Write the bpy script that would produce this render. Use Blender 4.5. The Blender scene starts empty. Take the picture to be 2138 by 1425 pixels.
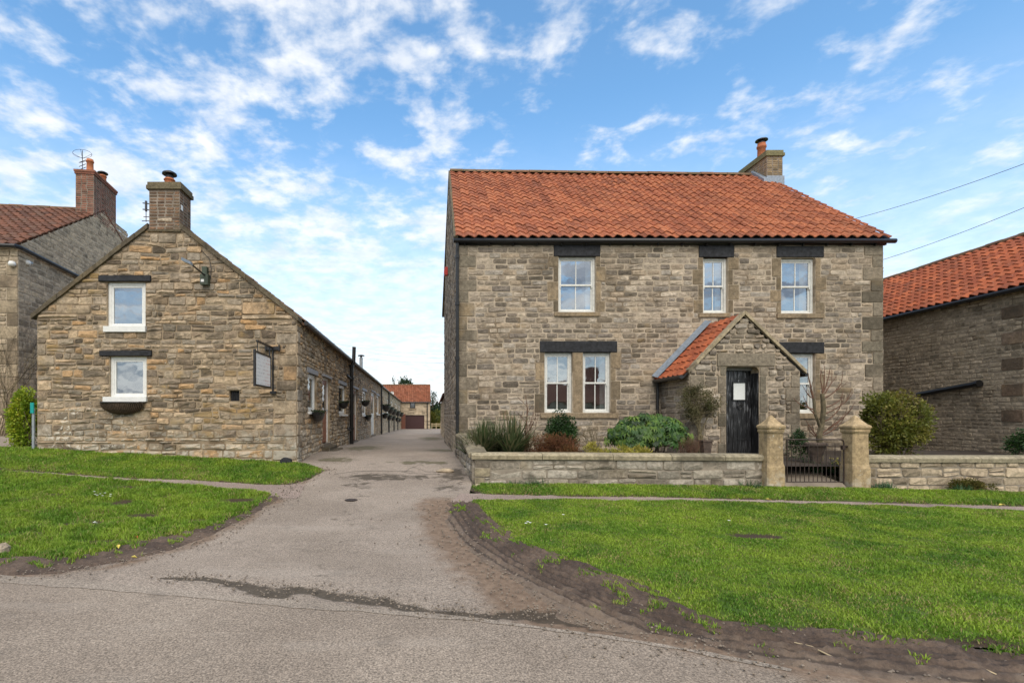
import bpy, math, random
import numpy as np
from mathutils import Vector, noise, Matrix
from mathutils.geometry import delaunay_2d_cdt
random.seed(7); R = random.random; U_ = random.uniform
rng = np.random.default_rng(5)
rad = math.radians
# ------------------------------------------------------------------ camera
F = 1069.0; PX, PY = 880.0, 865.0; CZ = 1.6
sc = bpy.context.scene
cd = bpy.data.cameras.new('camera'); cam = bpy.data.objects.new('camera', cd)
sc.collection.objects.link(cam); sc.camera = cam
cam.location = (0, 0, CZ); cam.rotation_euler = (rad(90), 0, 0)
cd.sensor_width = 36; cd.lens = 18; cd.clip_end = 3000; cd.clip_start = .05
cd.shift_x = (1069 - PX) / 2138; cd.shift_y = (PY - 712.5) / 2138
# ------------------------------------------------------------------ view, sun, sky
sc.view_settings.view_transform = 'Standard'; sc.view_settings.look = 'None'
sc.view_settings.gamma = 1; sc.view_settings.exposure = 0.62
SUN_EL, SUN_AZ = 50, 178
sd = Vector((math.sin(rad(SUN_AZ)) * math.cos(rad(SUN_EL)), math.cos(rad(SUN_AZ)) * math.cos(rad(SUN_EL)), math.sin(rad(SUN_EL))))
sl = bpy.data.lights.new('sun', 'SUN'); sl.energy = 2.15; sl.angle = rad(64); sl.color = (1, .89, .75)
so = bpy.data.objects.new('sun', sl); sc.collection.objects.link(so)
so.rotation_euler = sd.to_track_quat('Z', 'Y').to_euler(); so.location = (0, 0, 30)
w = bpy.data.worlds.new('World'); sc.world = w; w.use_nodes = True
nt = w.node_tree; nt.nodes.clear()
def N_(t, typ, **kw):
    n = t.nodes.new(typ)
    for k, v in kw.items():
        if k == 'ins':
            for a, b in v.items():
                s = n.inputs[a]
                if isinstance(b, bpy.types.NodeSocket): t.links.new(b, s)
                else: s.default_value = b
        else: setattr(n, k, v)
    return n
def mth(t, op, a, b=0.0, c=None, clamp=False):
    ins = {0: a, 1: b}
    if c is not None: ins[2] = c
    return N_(t, 'ShaderNodeMath', operation=op, use_clamp=clamp, ins=ins).outputs[0]
def mixc(t, fac, a, b, mode='MIX'):
    n = N_(t, 'ShaderNodeMix', data_type='RGBA', blend_type=mode, ins={0: fac, 6: a, 7: b}); return n.outputs[2]
def ramp(t, fac, stops, interp='LINEAR'):
    n = t.nodes.new('ShaderNodeValToRGB'); t.links.new(fac, n.inputs[0]); cr = n.color_ramp; cr.interpolation = interp
    while len(cr.elements) > 1: cr.elements.remove(cr.elements[-1])
    for i, (p, c) in enumerate(stops):
        e = cr.elements[0] if i == 0 else cr.elements.new(p)
        e.position = p; e.color = (c, c, c, 1) if isinstance(c, (int, float)) else (*c, 1)
    return n.outputs[0]
def mapr(t, v, a, b, c=0.0, d=1.0, sm=True):
    return N_(t, 'ShaderNodeMapRange', interpolation_type='SMOOTHSTEP' if sm else 'LINEAR', ins={0: v, 1: a, 2: b, 3: c, 4: d}).outputs[0]
def nz(t, vec, scale, det=3, rough=.55, dist=0.0):
    n = N_(t, 'ShaderNodeTexNoise', ins={'Scale': scale, 'Detail': det, 'Roughness': rough, 'Distortion': dist})
    if vec is not None: t.links.new(vec, n.inputs['Vector'])
    return n.outputs[0]
sky = N_(nt, 'ShaderNodeTexSky', sky_type='NISHITA'); sky.sun_disc = False
sky.sun_elevation = rad(SUN_EL); sky.sun_rotation = rad(SUN_AZ); sky.air_density = 1.0; sky.dust_density = .6; sky.ozone_density = 3
tc = nt.nodes.new('ShaderNodeTexCoord'); sep = N_(nt, 'ShaderNodeSeparateXYZ', ins={0: tc.outputs['Generated']})
dx, dy, dz = sep.outputs
den = mth(nt, 'ADD', mth(nt, 'MAXIMUM', dz, 0.0), .13)
cu, cv = mth(nt, 'DIVIDE', dx, den), mth(nt, 'DIVIDE', dy, den)
cvec = N_(nt, 'ShaderNodeCombineXYZ', ins={0: cu, 1: cv, 2: 3.7}).outputs[0]
n1 = nz(nt, cvec, 1.5, 2, .5, .2); n2 = nz(nt, cvec, 7.5, 5, .55, .15); n3 = nz(nt, cvec, 19, 4, .6, .1)
# more cloud towards the left of the view, clear blue towards the right
side = mapr(nt, mth(nt, 'DIVIDE', dx, mth(nt, 'ADD', mth(nt, 'ABSOLUTE', dy), .2)), -.9, 1.1, .06, -.045, False)
cm = mth(nt, 'ADD', mth(nt, 'ADD', mth(nt, 'MULTIPLY', n1, .42), mth(nt, 'MULTIPLY', n2, .75)), mth(nt, 'MULTIPLY', n3, .2))
cm = mth(nt, 'ADD', cm, side)
cloud = mth(nt, 'MULTIPLY', mapr(nt, cm, .63, .86), mapr(nt, dz, .08, .40, .12, 1))
hz = mapr(nt, dz, -.02, .52, 1.0, .0)           # thin white veil low in the sky
hzl = mth(nt, 'MULTIPLY', hz, mapr(nt, mth(nt, 'DIVIDE', dx, mth(nt, 'ADD', mth(nt, 'ABSOLUTE', dy), .2)), -.2, 1.2, 1.0, .78))
cov = mth(nt, 'SUBTRACT', 1.0, mth(nt, 'MULTIPLY', mth(nt, 'SUBTRACT', 1.0, mth(nt, 'MULTIPLY', cloud, .85)), mth(nt, 'SUBTRACT', 1.0, hzl)))
# broken cloud over the half of the sky behind the viewer
back = mth(nt, 'MULTIPLY', mapr(nt, dy, .1, -.35), mapr(nt, n2, .3, .6, .45, .95)); cov = mth(nt, 'MAXIMUM', cov, back)
ccol = ramp(nt, nz(nt, cvec, 9, 4, .6), [(.35, (5.2, 5.5, 6.0)), (.62, (6.7, 6.7, 6.65))])
cback = ramp(nt, nz(nt, cvec, 2.6, 5, .6), [(.38, (2.4, 2.7, 3.3)), (.62, (7.6, 7.5, 7.3))]); ccol = mixc(nt, mapr(nt, dy, .1, -.3), ccol, cback)
skyb = mixc(nt, 1.0, sky.outputs[0], (1.2, 1.58, 1.6, 1), 'MULTIPLY')
scol = mixc(nt, cov, skyb, ccol)
bg = N_(nt, 'ShaderNodeBackground', ins={'Color': scol, 'Strength': .112})
nt.links.new(bg.outputs[0], N_(nt, 'ShaderNodeOutputWorld').inputs[0])
# ------------------------------------------------------------------ helpers
COL = sc.collection
def P(px, py, D): return Vector(((px - PX) * D / F, D, CZ - (py - PY) * D / F))
def zat(py, D): return CZ - (py - PY) * D / F
def xat(px, D): return (px - PX) * D / F
def tag(o, label=None, cat=None, group=None, kind=None):
    if label: o['label'] = label
    if cat: o['category'] = cat
    if group: o['group'] = group
    if kind: o['kind'] = kind
    return o
def thing(name, loc, label, cat, group=None):
    o = bpy.data.objects.new(name, None); o.location = loc; o.empty_display_size = .2; COL.objects.link(o)
    return tag(o, label, cat, group)
def wloc(o):
    v = Vector(o.location)
    while o.parent: o = o.parent; v += Vector(o.location)
    return v
def copy_tree(o, parent=None):
    c = o.copy(); COL.objects.link(c)
    if parent: c.parent = parent
    for ch in [x for x in bpy.data.objects if x.parent == o]: copy_tree(ch, c)
    return c
class MB:
    def __init__(s): s.v = []; s.f = []; s.m = []; s.c = []; s.smooth = False
    def add(s, verts, faces, mat=0, col=None):
        b = len(s.v); s.v.extend([tuple(p) for p in verts])
        if col is None: col = (R(), R(), 0)
        for f in faces: s.f.append(tuple(i + b for i in f)); s.m.append(mat); s.c.append(col)
    def hexa(s, p, mat=0, col=None):
        s.add(p, [(0, 3, 2, 1), (4, 5, 6, 7), (0, 1, 5, 4), (1, 2, 6, 5), (2, 3, 7, 6), (3, 0, 4, 7)], mat, col)
    def box(s, x0, x1, y0, y1, z0, z1, mat=0, col=None):
        s.hexa([(x0, y0, z0), (x1, y0, z0), (x1, y1, z0), (x0, y1, z0), (x0, y0, z1), (x1, y0, z1), (x1, y1, z1), (x0, y1, z1)], mat, col)
    def fb(s, fr, u0, u1, w0, w1, z0, z1, mat=0, col=None, bev=0.0):
        g = lambda u, w, z: fp(fr, u, w, z)
        if bev <= 0:
            s.hexa([g(u0, w1, z0), g(u1, w1, z0), g(u1, w0, z0), g(u0, w0, z0), g(u0, w1, z1), g(u1, w1, z1), g(u1, w0, z1), g(u0, w0, z1)], mat, col)
        else:   # chamfered outward face
            b = bev
            ps = [g(u0, w0, z0), g(u1, w0, z0), g(u1, w0, z1), g(u0, w0, z1),
                  g(u0, w1 - b, z0), g(u1, w1 - b, z0), g(u1, w1 - b, z1), g(u0, w1 - b, z1),
                  g(u0 + b, w1, z0 + b), g(u1 - b, w1, z0 + b), g(u1 - b, w1, z1 - b), g(u0 + b, w1, z1 - b)]
            s.add(ps, [(0, 1, 2, 3), (8, 9, 10, 11)] + [(a, (a + 1) % 4, (a + 1) % 4 + 4, a + 4) for a in range(4)] + [(a + 4, (a + 1) % 4 + 4, (a + 1) % 4 + 8, a + 8) for a in range(4)], mat, col)
    def tube(s, pts, r, n=8, mat=0, col=None, cap=True):
        pts = [Vector(p) for p in pts]; rs = r if isinstance(r, (list, tuple)) else [r] * len(pts)
        vs = []; 
        for i, p in enumerate(pts):
            t = (pts[min(i + 1, len(pts) - 1)] - pts[max(i - 1, 0)])
            t = t.normalized() if t.length > 1e-9 else Vector((0, 0, 1))
            a = t.cross(Vector((0, 0, 1))) if abs(t.z) < .95 else t.cross(Vector((0, 1, 0)))
            a.normalize(); b = t.cross(a)
            for k in range(n):
                th = 2 * math.pi * k / n; vs.append(p + (a * math.cos(th) + b * math.sin(th)) * rs[i])
        fs = [(i * n + k, i * n + (k + 1) % n, (i + 1) * n + (k + 1) % n, (i + 1) * n + k) for i in range(len(pts) - 1) for k in range(n)]
        if cap: fs += [tuple(range(n - 1, -1, -1)), tuple((len(pts) - 1) * n + k for k in range(n))]
        s.add(vs, fs, mat, col)
    def lathe(s, c, prof, n=16, mat=0, col=None, a0=0, a1=2 * math.pi, jit=0):
        full = abs(a1 - a0 - 2 * math.pi) < 1e-6; m = n if full else n + 1
        vs = [(c[0] + r * math.cos(a0 + (a1 - a0) * k / n), c[1] + r * math.sin(a0 + (a1 - a0) * k / n), c[2] + z) for r, z in prof for k in range(m)]
        fs = [(i * m + k, i * m + (k + 1) % m, (i + 1) * m + (k + 1) % m, (i + 1) * m + k) for i in range(len(prof) - 1) for k in range(n)]
        s.add(vs, fs, mat, col)
    def build(s, name, mats, parent=None, smooth=False):
        off = wloc(parent) if parent else Vector((0, 0, 0))
        me = bpy.data.meshes.new(name)
        ar = np.array(s.v, dtype=float) - np.array(off) if len(s.v) else np.zeros((0, 3))
        me.from_pydata(ar.tolist(), [], s.f)
        if not isinstance(mats, (list, tuple)): mats = [mats]
        for m in mats: me.materials.append(m)
        if s.f:
            me.polygons.foreach_set('material_index', s.m)
            at = me.color_attributes.new('Col', 'FLOAT_COLOR', 'CORNER')
            ln = np.array([len(f) for f in s.f]); c4 = np.ones((len(s.f), 4), dtype=np.float32); c4[:, :3] = np.array(s.c)
            at.data.foreach_set('color', np.repeat(c4, ln, axis=0).ravel())
            if smooth or s.smooth: me.polygons.foreach_set('use_smooth', [True] * len(s.f))
        me.update()
        o = bpy.data.objects.new(name, me); COL.objects.link(o)
        if parent: o.parent = parent
        return o
def frame(o, u): u = Vector(u).normalized(); return (Vector(o), u, u.cross(Vector((0, 0, 1))))
def fp(fr, u, w, z): q = fr[0] + fr[1] * u + fr[2] * w; return Vector((q.x, q.y, z))
# ------------------------------------------------------------------ materials
MATS = {}
def newmat(name):
    m = bpy.data.materials.new(name); m.use_nodes = True; t = m.node_tree; t.nodes.clear(); MATS[name] = m
    b = N_(t, 'ShaderNodeBsdfPrincipled'); o = N_(t, 'ShaderNodeOutputMaterial'); t.links.new(b.outputs[0], o.inputs[0])
    return m, t, b, o
def vec(t): return N_(t, 'ShaderNodeNewGeometry').outputs['Position']
def colattr(t):
    a = N_(t, 'ShaderNodeAttribute', attribute_name='Col'); s = N_(t, 'ShaderNodeSeparateColor', ins={0: a.outputs['Color']}); return s.outputs
def bump(t, b, h, st=.5, d=.01):
    n = N_(t, 'ShaderNodeBump', ins={'Strength': st, 'Distance': d, 'Height': h}); t.links.new(n.outputs[0], b.inputs['Normal'])
def flat(name, col, rough=.6, metal=0, var=.15, spec=.5, sc_=15, bs=.15):
    m, t, b, o = newmat(name); v = vec(t); n = nz(t, v, sc_, 4)
    c = mixc(t, 1.0, (*col, 1), ramp(t, n, [(.3, 1 - var), (.7, 1 + var)]), 'MULTIPLY')
    t.links.new(c, b.inputs['Base Color']); b.inputs['Roughness'].default_value = rough; b.inputs['Metallic'].default_value = metal
    b.inputs['Specular IOR Level'].default_value = spec; bump(t, b, nz(t, v, sc_ * 4, 3), bs, .004)
    return m
def stone(name, pal, quoin, stain=(.085, .072, .052), ochre=(.36, .24, .10), sa=.5, oa=.35, lich=.35, bs=.7, sc_=1.0, low=None):
    m, t, b, o = newmat(name); v = vec(t); c = colattr(t)
    k = len(pal); base = ramp(t, c[0], [(i / (k - 1), p) for i, p in enumerate(pal)])
    base = mixc(t, mapr(t, c[2], .3, .4), base, ramp(t, c[0], [(0, quoin[0]), (1, quoin[1])]))
    n1 = nz(t, v, 13 * sc_, 7, .72, .3)
    base = mixc(t, 1.0, base, ramp(t, n1, [(.25, .45), (.5, 1.0), (.75, 1.6)]), 'MULTIPLY')
    st = mapr(t, nz(t, v, 1.5, 5, .65), .47, .66); st = mth(t, 'MULTIPLY', st, mapr(t, nz(t, v, 7, 4), .35, .6)); base = mixc(t, mth(t, 'MULTIPLY', st, sa), base, (*stain, 1))
    oc = mth(t, 'MULTIPLY', mapr(t, nz(t, N_(t, 'ShaderNodeVectorMath', operation='ADD', ins={0: v, 1: (31, 7, 3)}).outputs[0], 1.3, 4), .55, .68), mapr(t, c[1], .4, .7))
    base = mixc(t, mth(t, 'MULTIPLY', oc, oa), base, (*ochre, 1))
    li = mth(t, 'MULTIPLY', mapr(t, nz(t, v, 22 * sc_, 3, .6), .64, .70), mapr(t, nz(t, v, 2.2, 2), .45, .6))
    base = mixc(t, mth(t, 'MULTIPLY', li, lich), base, (.52, .50, .43, 1))
    sk = mth(t, 'MULTIPLY', mapr(t, c[1], .62, .8), mapr(t, nz(t, v, 1.1, 3), .42, .56)); base = mixc(t, mth(t, 'MULTIPLY', sk, .55), base, (stain[0] * .8, stain[1] * .8, stain[2] * .8, 1))
    if low:   # bleached, limewashed feet of the wall
        z = N_(t, 'ShaderNodeSeparateXYZ', ins={0: v}).outputs[2]
        f = mth(t, 'MULTIPLY', mapr(t, mth(t, 'ADD', z, mth(t, 'MULTIPLY', nz(t, v, 2.5, 3), .9)), low[0] + .45, low[1] + .45, 1, 0), mapr(t, nz(t, v, 6, 4), .42, .58))
        base = mixc(t, mth(t, 'MULTIPLY', f, .65), base, (.50, .46, .38, 1))
        xx = N_(t, 'ShaderNodeSeparateXYZ', ins={0: v}).outputs[0]
        vn = mapr(t, mth(t, 'ABSOLUTE', mth(t, 'SUBTRACT', nz(t, v, 2.3, 4, .6, .6), .5)), .005, .022, 1, 0); vm = mth(t, 'MULTIPLY', mapr(t, z, low[1] + .9, low[1] + .2, 0, 1), mapr(t, nz(t, v, .8, 2), .45, .55))
        base = mixc(t, mth(t, 'MULTIPLY', mth(t, 'MULTIPLY', vn, vm), mapr(t, xx, -5.5, -7, 0, .8)), base, (.58, .54, .46, 1))
    dk = mapr(t, nz(t, v, 30 * sc_, 4, .7), .33, .2); base = mixc(t, mth(t, 'MULTIPLY', dk, .6), base, (.035, .03, .025, 1))
    t.links.new(base, b.inputs['Base Color']); b.inputs['Roughness'].default_value = .95; b.inputs['Specular IOR Level'].default_value = .2
    h = mth(t, 'ADD', nz(t, v, 28 * sc_, 6, .7), mth(t, 'MULTIPLY', nz(t, v, 8 * sc_, 3), .8)); bump(t, b, h, bs, .016)
    return m
def mortar(name, col, var=.25):
    m, t, b, o = newmat(name); v = vec(t)
    c = mixc(t, 1.0, (*col, 1), ramp(t, nz(t, v, 5, 5), [(.3, 1 - var), (.7, 1 + var)]), 'MULTIPLY')
    c = mixc(t, mapr(t, nz(t, v, 1.7, 3), .5, .68), c, (col[0] * .45, col[1] * .42, col[2] * .38, 1))
    t.links.new(c, b.inputs['Base Color']); b.inputs['Roughness'].default_value = 1; bump(t, b, nz(t, v, 60, 4), .5, .008); return m
def tiles(name, pal, stain=.28, dark=(.12, .06, .04), moss=(.10, .10, .04), ma=.0):
    m, t, b, o = newmat(name); v = vec(t); c = colattr(t); k = len(pal)
    base = ramp(t, c[0], [(i / (k - 1), p) for i, p in enumerate(pal)])
    base = mixc(t, 1.0, base, ramp(t, nz(t, v, 14, 5, .65), [(.25, .7), (.75, 1.25)]), 'MULTIPLY')
    s = mth(t, 'MULTIPLY', mapr(t, nz(t, v, .9, 5, .65), .42, .62), mapr(t, c[1], .15, .8)); base = mixc(t, mth(t, 'MULTIPLY', s, stain), base, (*dark, 1))
    s = mapr(t, nz(t, v, 20, 3), .6, .72); base = mixc(t, mth(t, 'MULTIPLY', s, .25), base, (.42, .36, .27, 1))
    if ma: base = mixc(t, mth(t, 'MULTIPLY', mapr(t, nz(t, v, 3, 4), .4, .6), ma), base, (*moss, 1))
    t.links.new(base, b.inputs['Base Color']); b.inputs['Roughness'].default_value = .85; b.inputs['Specular IOR Level'].default_value = .25
    bump(t, b, nz(t, v, 40, 4), .3, .006); return m
def leafm(name, pal, rough=.5, trans=.3):
    m, t, b, o = newmat(name); c = colattr(t); k = len(pal)
    base = ramp(t, c[0], [(i / (k - 1), p) for i, p in enumerate(pal)])
    base = mixc(t, 1.0, base, ramp(t, nz(t, vec(t), 3, 3), [(.3, .72), (.7, 1.28)]), 'MULTIPLY')
    t.links.new(base, b.inputs['Base Color']); b.inputs['Roughness'].default_value = rough; b.inputs['Specular IOR Level'].default_value = .4
    tr = N_(t, 'ShaderNodeBsdfTranslucent'); t.links.new(base, tr.inputs[0])
    mx = N_(t, 'ShaderNodeMixShader', ins={0: trans, 1: b.outputs[0], 2: tr.outputs[0]}); t.links.new(mx.outputs[0], o.inputs[0]); return m
def asphalt(name, ca, cb, muddy=True):
    m, t, b, o = newmat(name); v = vec(t)
    n = nz(t, v, .55, 4, .6); base = mixc(t, mapr(t, n, .35, .65), (*ca, 1), (*cb, 1))
    sp = nz(t, v, 70, 3, .8); base = mixc(t, 1.0, base, ramp(t, sp, [(.33, .38), (.5, 1.0), (.67, 1.7)]), 'MULTIPLY')
    sp2 = nz(t, v, 38, 2, .7); base = mixc(t, 1.0, base, ramp(t, sp2, [(.3, .8), (.7, 1.2)]), 'MULTIPLY')
    st = mapr(t, nz(t, v, 1.9, 5, .65, .4), .56, .72); base = mixc(t, mth(t, 'MULTIPLY', st, .45), base, (.12, .10, .08, 1))
    pt_ = mapr(t, nz(t, N_(t, 'ShaderNodeMapping', ins={0: v, 3: (.35, 1.2, 1)}).outputs[0], 1.1, 5, .65), .52, .66); base = mixc(t, mth(t, 'MULTIPLY', pt_, .24), base, (.38, .33, .275, 1))
    if muddy:
        c = colattr(t)
        mu = mapr(t, mth(t, 'ADD', c[0], mth(t, 'MULTIPLY', mth(t, 'SUBTRACT', nz(t, v, 3.2, 5, .65), .5), .9)), .3, .8)
        base = mixc(t, mth(t, 'MULTIPLY', mu, .85), base, ramp(t, nz(t, v, 12, 4), [(.3, (.115, .072, .045)), (.7, (.24, .165, .11))]))
        wet = mapr(t, mth(t, 'ADD', c[1], mth(t, 'MULTIPLY', mth(t, 'SUBTRACT', nz(t, v, 4.5, 6, .68, .5), .5), 2.2)), .35, .8)
        base = mixc(t, mth(t, 'MULTIPLY', wet, .85), base, (.06, .048, .034, 1))
        mo = mapr(t, mth(t, 'ADD', c[2], mth(t, 'MULTIPLY', mth(t, 'SUBTRACT', nz(t, v, 5, 6, .68, .5), .5), 2.4)), .4, .85)
        base = mixc(t, mth(t, 'MULTIPLY', mo, .75), base, (.075, .07, .028, 1))
    t.links.new(base, b.inputs['Base Color']); b.inputs['Roughness'].default_value = .9; b.inputs['Specular IOR Level'].default_value = .25
    bump(t, b, mth(t, 'ADD', sp, mth(t, 'MULTIPLY', nz(t, v, 6, 3), .6)), .55, .008); return m
def earth(name, a, b_, bs=.9, wash=False):
    m, t, b, o = newmat(name); v = vec(t)
    base = mixc(t, mapr(t, nz(t, v, 2.2, 6, .7, .3), .4, .62), (*a, 1), (*b_, 1))
    base = mixc(t, 1.0, base, ramp(t, nz(t, v, 30, 5, .75), [(.3, .6), (.7, 1.4)]), 'MULTIPLY')
    if wash:
        c = colattr(t); f = mapr(t, mth(t, 'ADD', c[0], mth(t, 'MULTIPLY', mth(t, 'SUBTRACT', nz(t, v, 6, 6, .7), .5), 1.6)), .35, 1.0)
        base = mixc(t, mth(t, 'MULTIPLY', f, .8), base, (.235, .175, .125, 1))
        gr = mapr(t, mth(t, 'ADD', c[1], mth(t, 'MULTIPLY', mth(t, 'SUBTRACT', nz(t, v, 10, 4, .7), .5), .5)), .5, .75); base = mixc(t, mth(t, 'MULTIPLY', gr, .75), base, (.045, .031, .022, 1))
    t.links.new(base, b.inputs['Base Color']); b.inputs['Roughness'].default_value = .85
    bump(t, b, nz(t, v, 22, 6, .75), bs, .03); return m
M = MATS
stone('house_stone', [(.12, .10, .078), (.285, .235, .18), (.385, .32, .247), (.175, .147, .12), (.34, .30, .25), (.47, .39, .295), (.235, .197, .155), (.375, .295, .21), (.19, .16, .125)], ((.17, .148, .11), (.24, .20, .15)), sa=.6, oa=.3, lich=.45)
mortar('house_mortar', (.40, .33, .245))
stone('cottage_stone', [(.12, .092, .066), (.30, .228, .155), (.40, .31, .21), (.26, .225, .18), (.47, .36, .24), (.41, .25, .12), (.32, .26, .19), (.17, .132, .096), (.44, .355, .26)], ((.20, .165, .11), (.34, .25, .14)), oa=.75, sa=.7, lich=.55, low=(.6, 1.7))
mortar('cottage_mortar', (.33, .255, .17))
stone('lane_stone', [(.2, .14, .085), (.3, .215, .125), (.38, .285, .175), (.33, .245, .155), (.24, .175, .11)], ((.2, .15, .09), (.3, .21, .11)), oa=.5, sa=.4, lich=.4)
mortar('lane_mortar', (.22, .17, .115))
stone('barn_stone', [(.27, .215, .15), (.37, .30, .21), (.44, .355, .255), (.32, .26, .185)], ((.17, .11, .07), (.23, .17, .12)), sa=.55, oa=.2, lich=.15)
mortar('barn_mortar', (.31, .25, .18))
stone('pale_stone', [(.31, .25, .18), (.44, .355, .25), (.51, .41, .29), (.39, .31, .22)], ((.26, .2, .14), (.36, .29, .2)), sa=.35, oa=.2, lich=.2)
mortar('pale_mortar', (.42, .35, .26))
stone('bound_stone', [(.19, .16, .125), (.28, .245, .195), (.38, .34, .28), (.30, .26, .2), (.42, .38, .32), (.2, .165, .12)], ((.25, .21, .14), (.34, .29, .2)), sa=.8, oa=.15, lich=.7)
mortar('bound_mortar', (.27, .23, .18))
stone('coping_stone', [(.26, .22, .14), (.34, .29, .195), (.30, .26, .18)], ((.3, .25, .17), (.38, .31, .2)), sa=.45, oa=.25, lich=.35, bs=.45)
stone('ashlar', [(.17, .145, .11), (.25, .205, .14), (.30, .235, .145)], ((.19, .15, .10), (.29, .22, .14)), sa=.5, oa=.75, ochre=(.42, .29, .13), lich=.4, bs=.4)
stone('post_stone', [(.34, .25, .145), (.38, .285, .165), (.36, .27, .16)], ((.34, .25, .14), (.38, .28, .16)), sa=.5, oa=.5, ochre=(.42, .28, .12), lich=.7, bs=.5, low=(.2, .7))
stone('verge_stone', [(.085, .07, .05), (.14, .115, .075)], ((.1, .08, .05), (.15, .12, .08)), sa=.4, oa=.25, lich=.4)
stone('brick_red', [(.16, .07, .05), (.23, .095, .065), (.30, .13, .085), (.20, .10, .075)], ((.2, .1, .07), (.2, .1, .07)), sa=.45, oa=0, lich=.1, sc_=1.6, bs=.4)
stone('brick_brown', [(.10, .065, .045), (.17, .105, .07), (.24, .14, .085), (.15, .115, .08)], ((.13, .11, .07), (.16, .13, .08)), sa=.5, oa=.1, lich=.2, sc_=1.6, bs=.4)
stone('brick_buff', [(.25, .18, .10), (.33, .24, .13), (.29, .21, .12), (.2, .15, .085)], ((.16, .15, .08), (.2, .18, .1)), sa=.35, oa=.2, lich=.15, sc_=1.6, bs=.35)
mortar('brick_mortar', (.24, .2, .16))
tiles('roof_tile', [(.25, .085, .045), (.32, .105, .052), (.38, .128, .060), (.43, .155, .072), (.29, .10, .054)])
tiles('barn_tile', [(.24, .065, .032), (.33, .088, .038), (.42, .12, .05), (.22, .066, .034), (.36, .10, .045)], stain=.25)
tiles('old_tile', [(.10, .05, .035), (.15, .068, .042), (.2, .085, .05), (.14, .08, .055)], stain=.5)
tiles('range_tile', [(.12, .07, .045), (.18, .10, .06), (.16, .1, .07)], ma=.5)
tiles('far_tile', [(.22, .075, .04), (.30, .105, .055), (.36, .14, .08)], stain=.3, ma=.1)
tiles('terracotta', [(.45, .15, .07), (.50, .18, .08)], stain=.2)
tiles('ridge_tile', [(.15, .085, .05), (.22, .11, .06), (.18, .12, .08)], ma=.4)
flat('white_paint', (.64, .64, .60), .5, var=.12)
flat('white_plastic', (.70, .70, .67), .4, var=.08)
flat('black_iron', (.012, .012, .013), .4, var=.4)
flat('black_paint', (.02, .021, .024), .7, var=.6, spec=.3, bs=.6)
flat('black_plastic', (.012, .012, .012), .35, var=.2)
flat('rusty_iron', (.035, .022, .016), .7, var=.5)
flat('lead', (.24, .28, .33), .5, metal=.3, var=.2)
flat('grey_metal', (.30, .33, .35), .5, metal=.3)
flat('green_box', (.035, .05, .03), .6, var=.4)
flat('teal_paint', (.0, .28, .26), .4)
flat('red_plastic', (.5, .03, .02), .4)
flat('red_brown_paint', (.04, .011, .011), .5, var=.3)
flat('brown_wood', (.25, .075, .03), .4, var=.25)
flat('pale_slate', (.25, .25, .26), .7)
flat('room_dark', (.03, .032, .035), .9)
flat('curtain', (.55, .54, .5), .9)
flat('concrete', (.19, .155, .115), .9, var=.25, sc_=4)
flat('wicker', (.085, .055, .035), .8, var=.4)
flat('bark', (.14, .105, .065), .9, var=.35, sc_=20, bs=.6)
flat('bark_green', (.10, .08, .045), .9, var=.4, sc_=14, bs=.6)
flat('twig', (.12, .06, .035), .8, var=.3)
flat('twig_olive', (.14, .115, .06), .85, var=.3)
flat('straw', (.42, .33, .2), .8)
flat('wire_dark', (.05, .05, .055), .6)
flat('petal_white', (.85, .85, .82), .6)
flat('leaf_yellow', (.6, .5, .1), .6)
flat('leaf_red', (.45, .09, .04), .6)
flat('urn_stone', (.085, .06, .045), .8, var=.4)
flat('grit', (.19, .155, .12), .9, var=.4)
flat('soil', (.045, .032, .022), .95, var=.4, sc_=8, bs=.9)
leafm('leaf_fatsia', [(.014, .038, .008), (.035, .09, .014), (.12, .19, .024)], .5, .12)
leafm('leaf_box', [(.012, .032, .008), (.022, .055, .012), (.045, .10, .02)], .4, .15)
leafm('leaf_olive', [(.07, .085, .012), (.13, .15, .022), (.21, .20, .035), (.16, .11, .035)], .5, .3)
leafm('leaf_lime', [(.10, .18, .012), (.20, .30, .02), (.33, .42, .03), (.45, .40, .03)], .5, .3)
leafm('leaf_yellowgreen', [(.2, .22, .03), (.38, .34, .06), (.5, .42, .1)], .5, .3)
leafm('leaf_heather', [(.07, .028, .015), (.13, .05, .022), (.18, .08, .03), (.08, .07, .02)], .7, .2)
leafm('leaf_strap', [(.035, .06, .02), (.07, .10, .035), (.13, .16, .07), (.2, .16, .09)], .45, .2)
leafm('leaf_daff', [(.03, .08, .03), (.05, .12, .045), (.08, .15, .06)], .45, .2)
leafm('leaf_conifer', [(.008, .022, .008), (.016, .04, .012), (.03, .06, .018)], .7, .1)
leafm('leaf_climber', [(.05, .06, .018), (.10, .10, .035), (.14, .10, .05)], .7, .2)
leafm('leaf_dark', [(.012, .02, .01), (.03, .045, .015), (.05, .06, .02)], .6, .15)
leafm('leaf_moss', [(.06, .07, .01), (.11, .10, .015), (.10, .06, .02)], .8, .15)
asphalt('road_asphalt', (.235, .19, .148), (.295, .242, .19))
asphalt('lane_asphalt', (.235, .192, .152), (.30, .248, .2))
asphalt('path_asphalt', (.24, .185, .155), (.30, .235, .195), False)
asphalt('crack_asphalt', (.07, .06, .045), (.115, .1, .08), False)
asphalt('pale_joint', (.25, .208, .165), (.305, .255, .205), False)
earth('mud', (.07, .046, .032), (.135, .092, .064), wash=True)
earth('subsoil', (.07, .05, .03), (.10, .075, .045))
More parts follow.
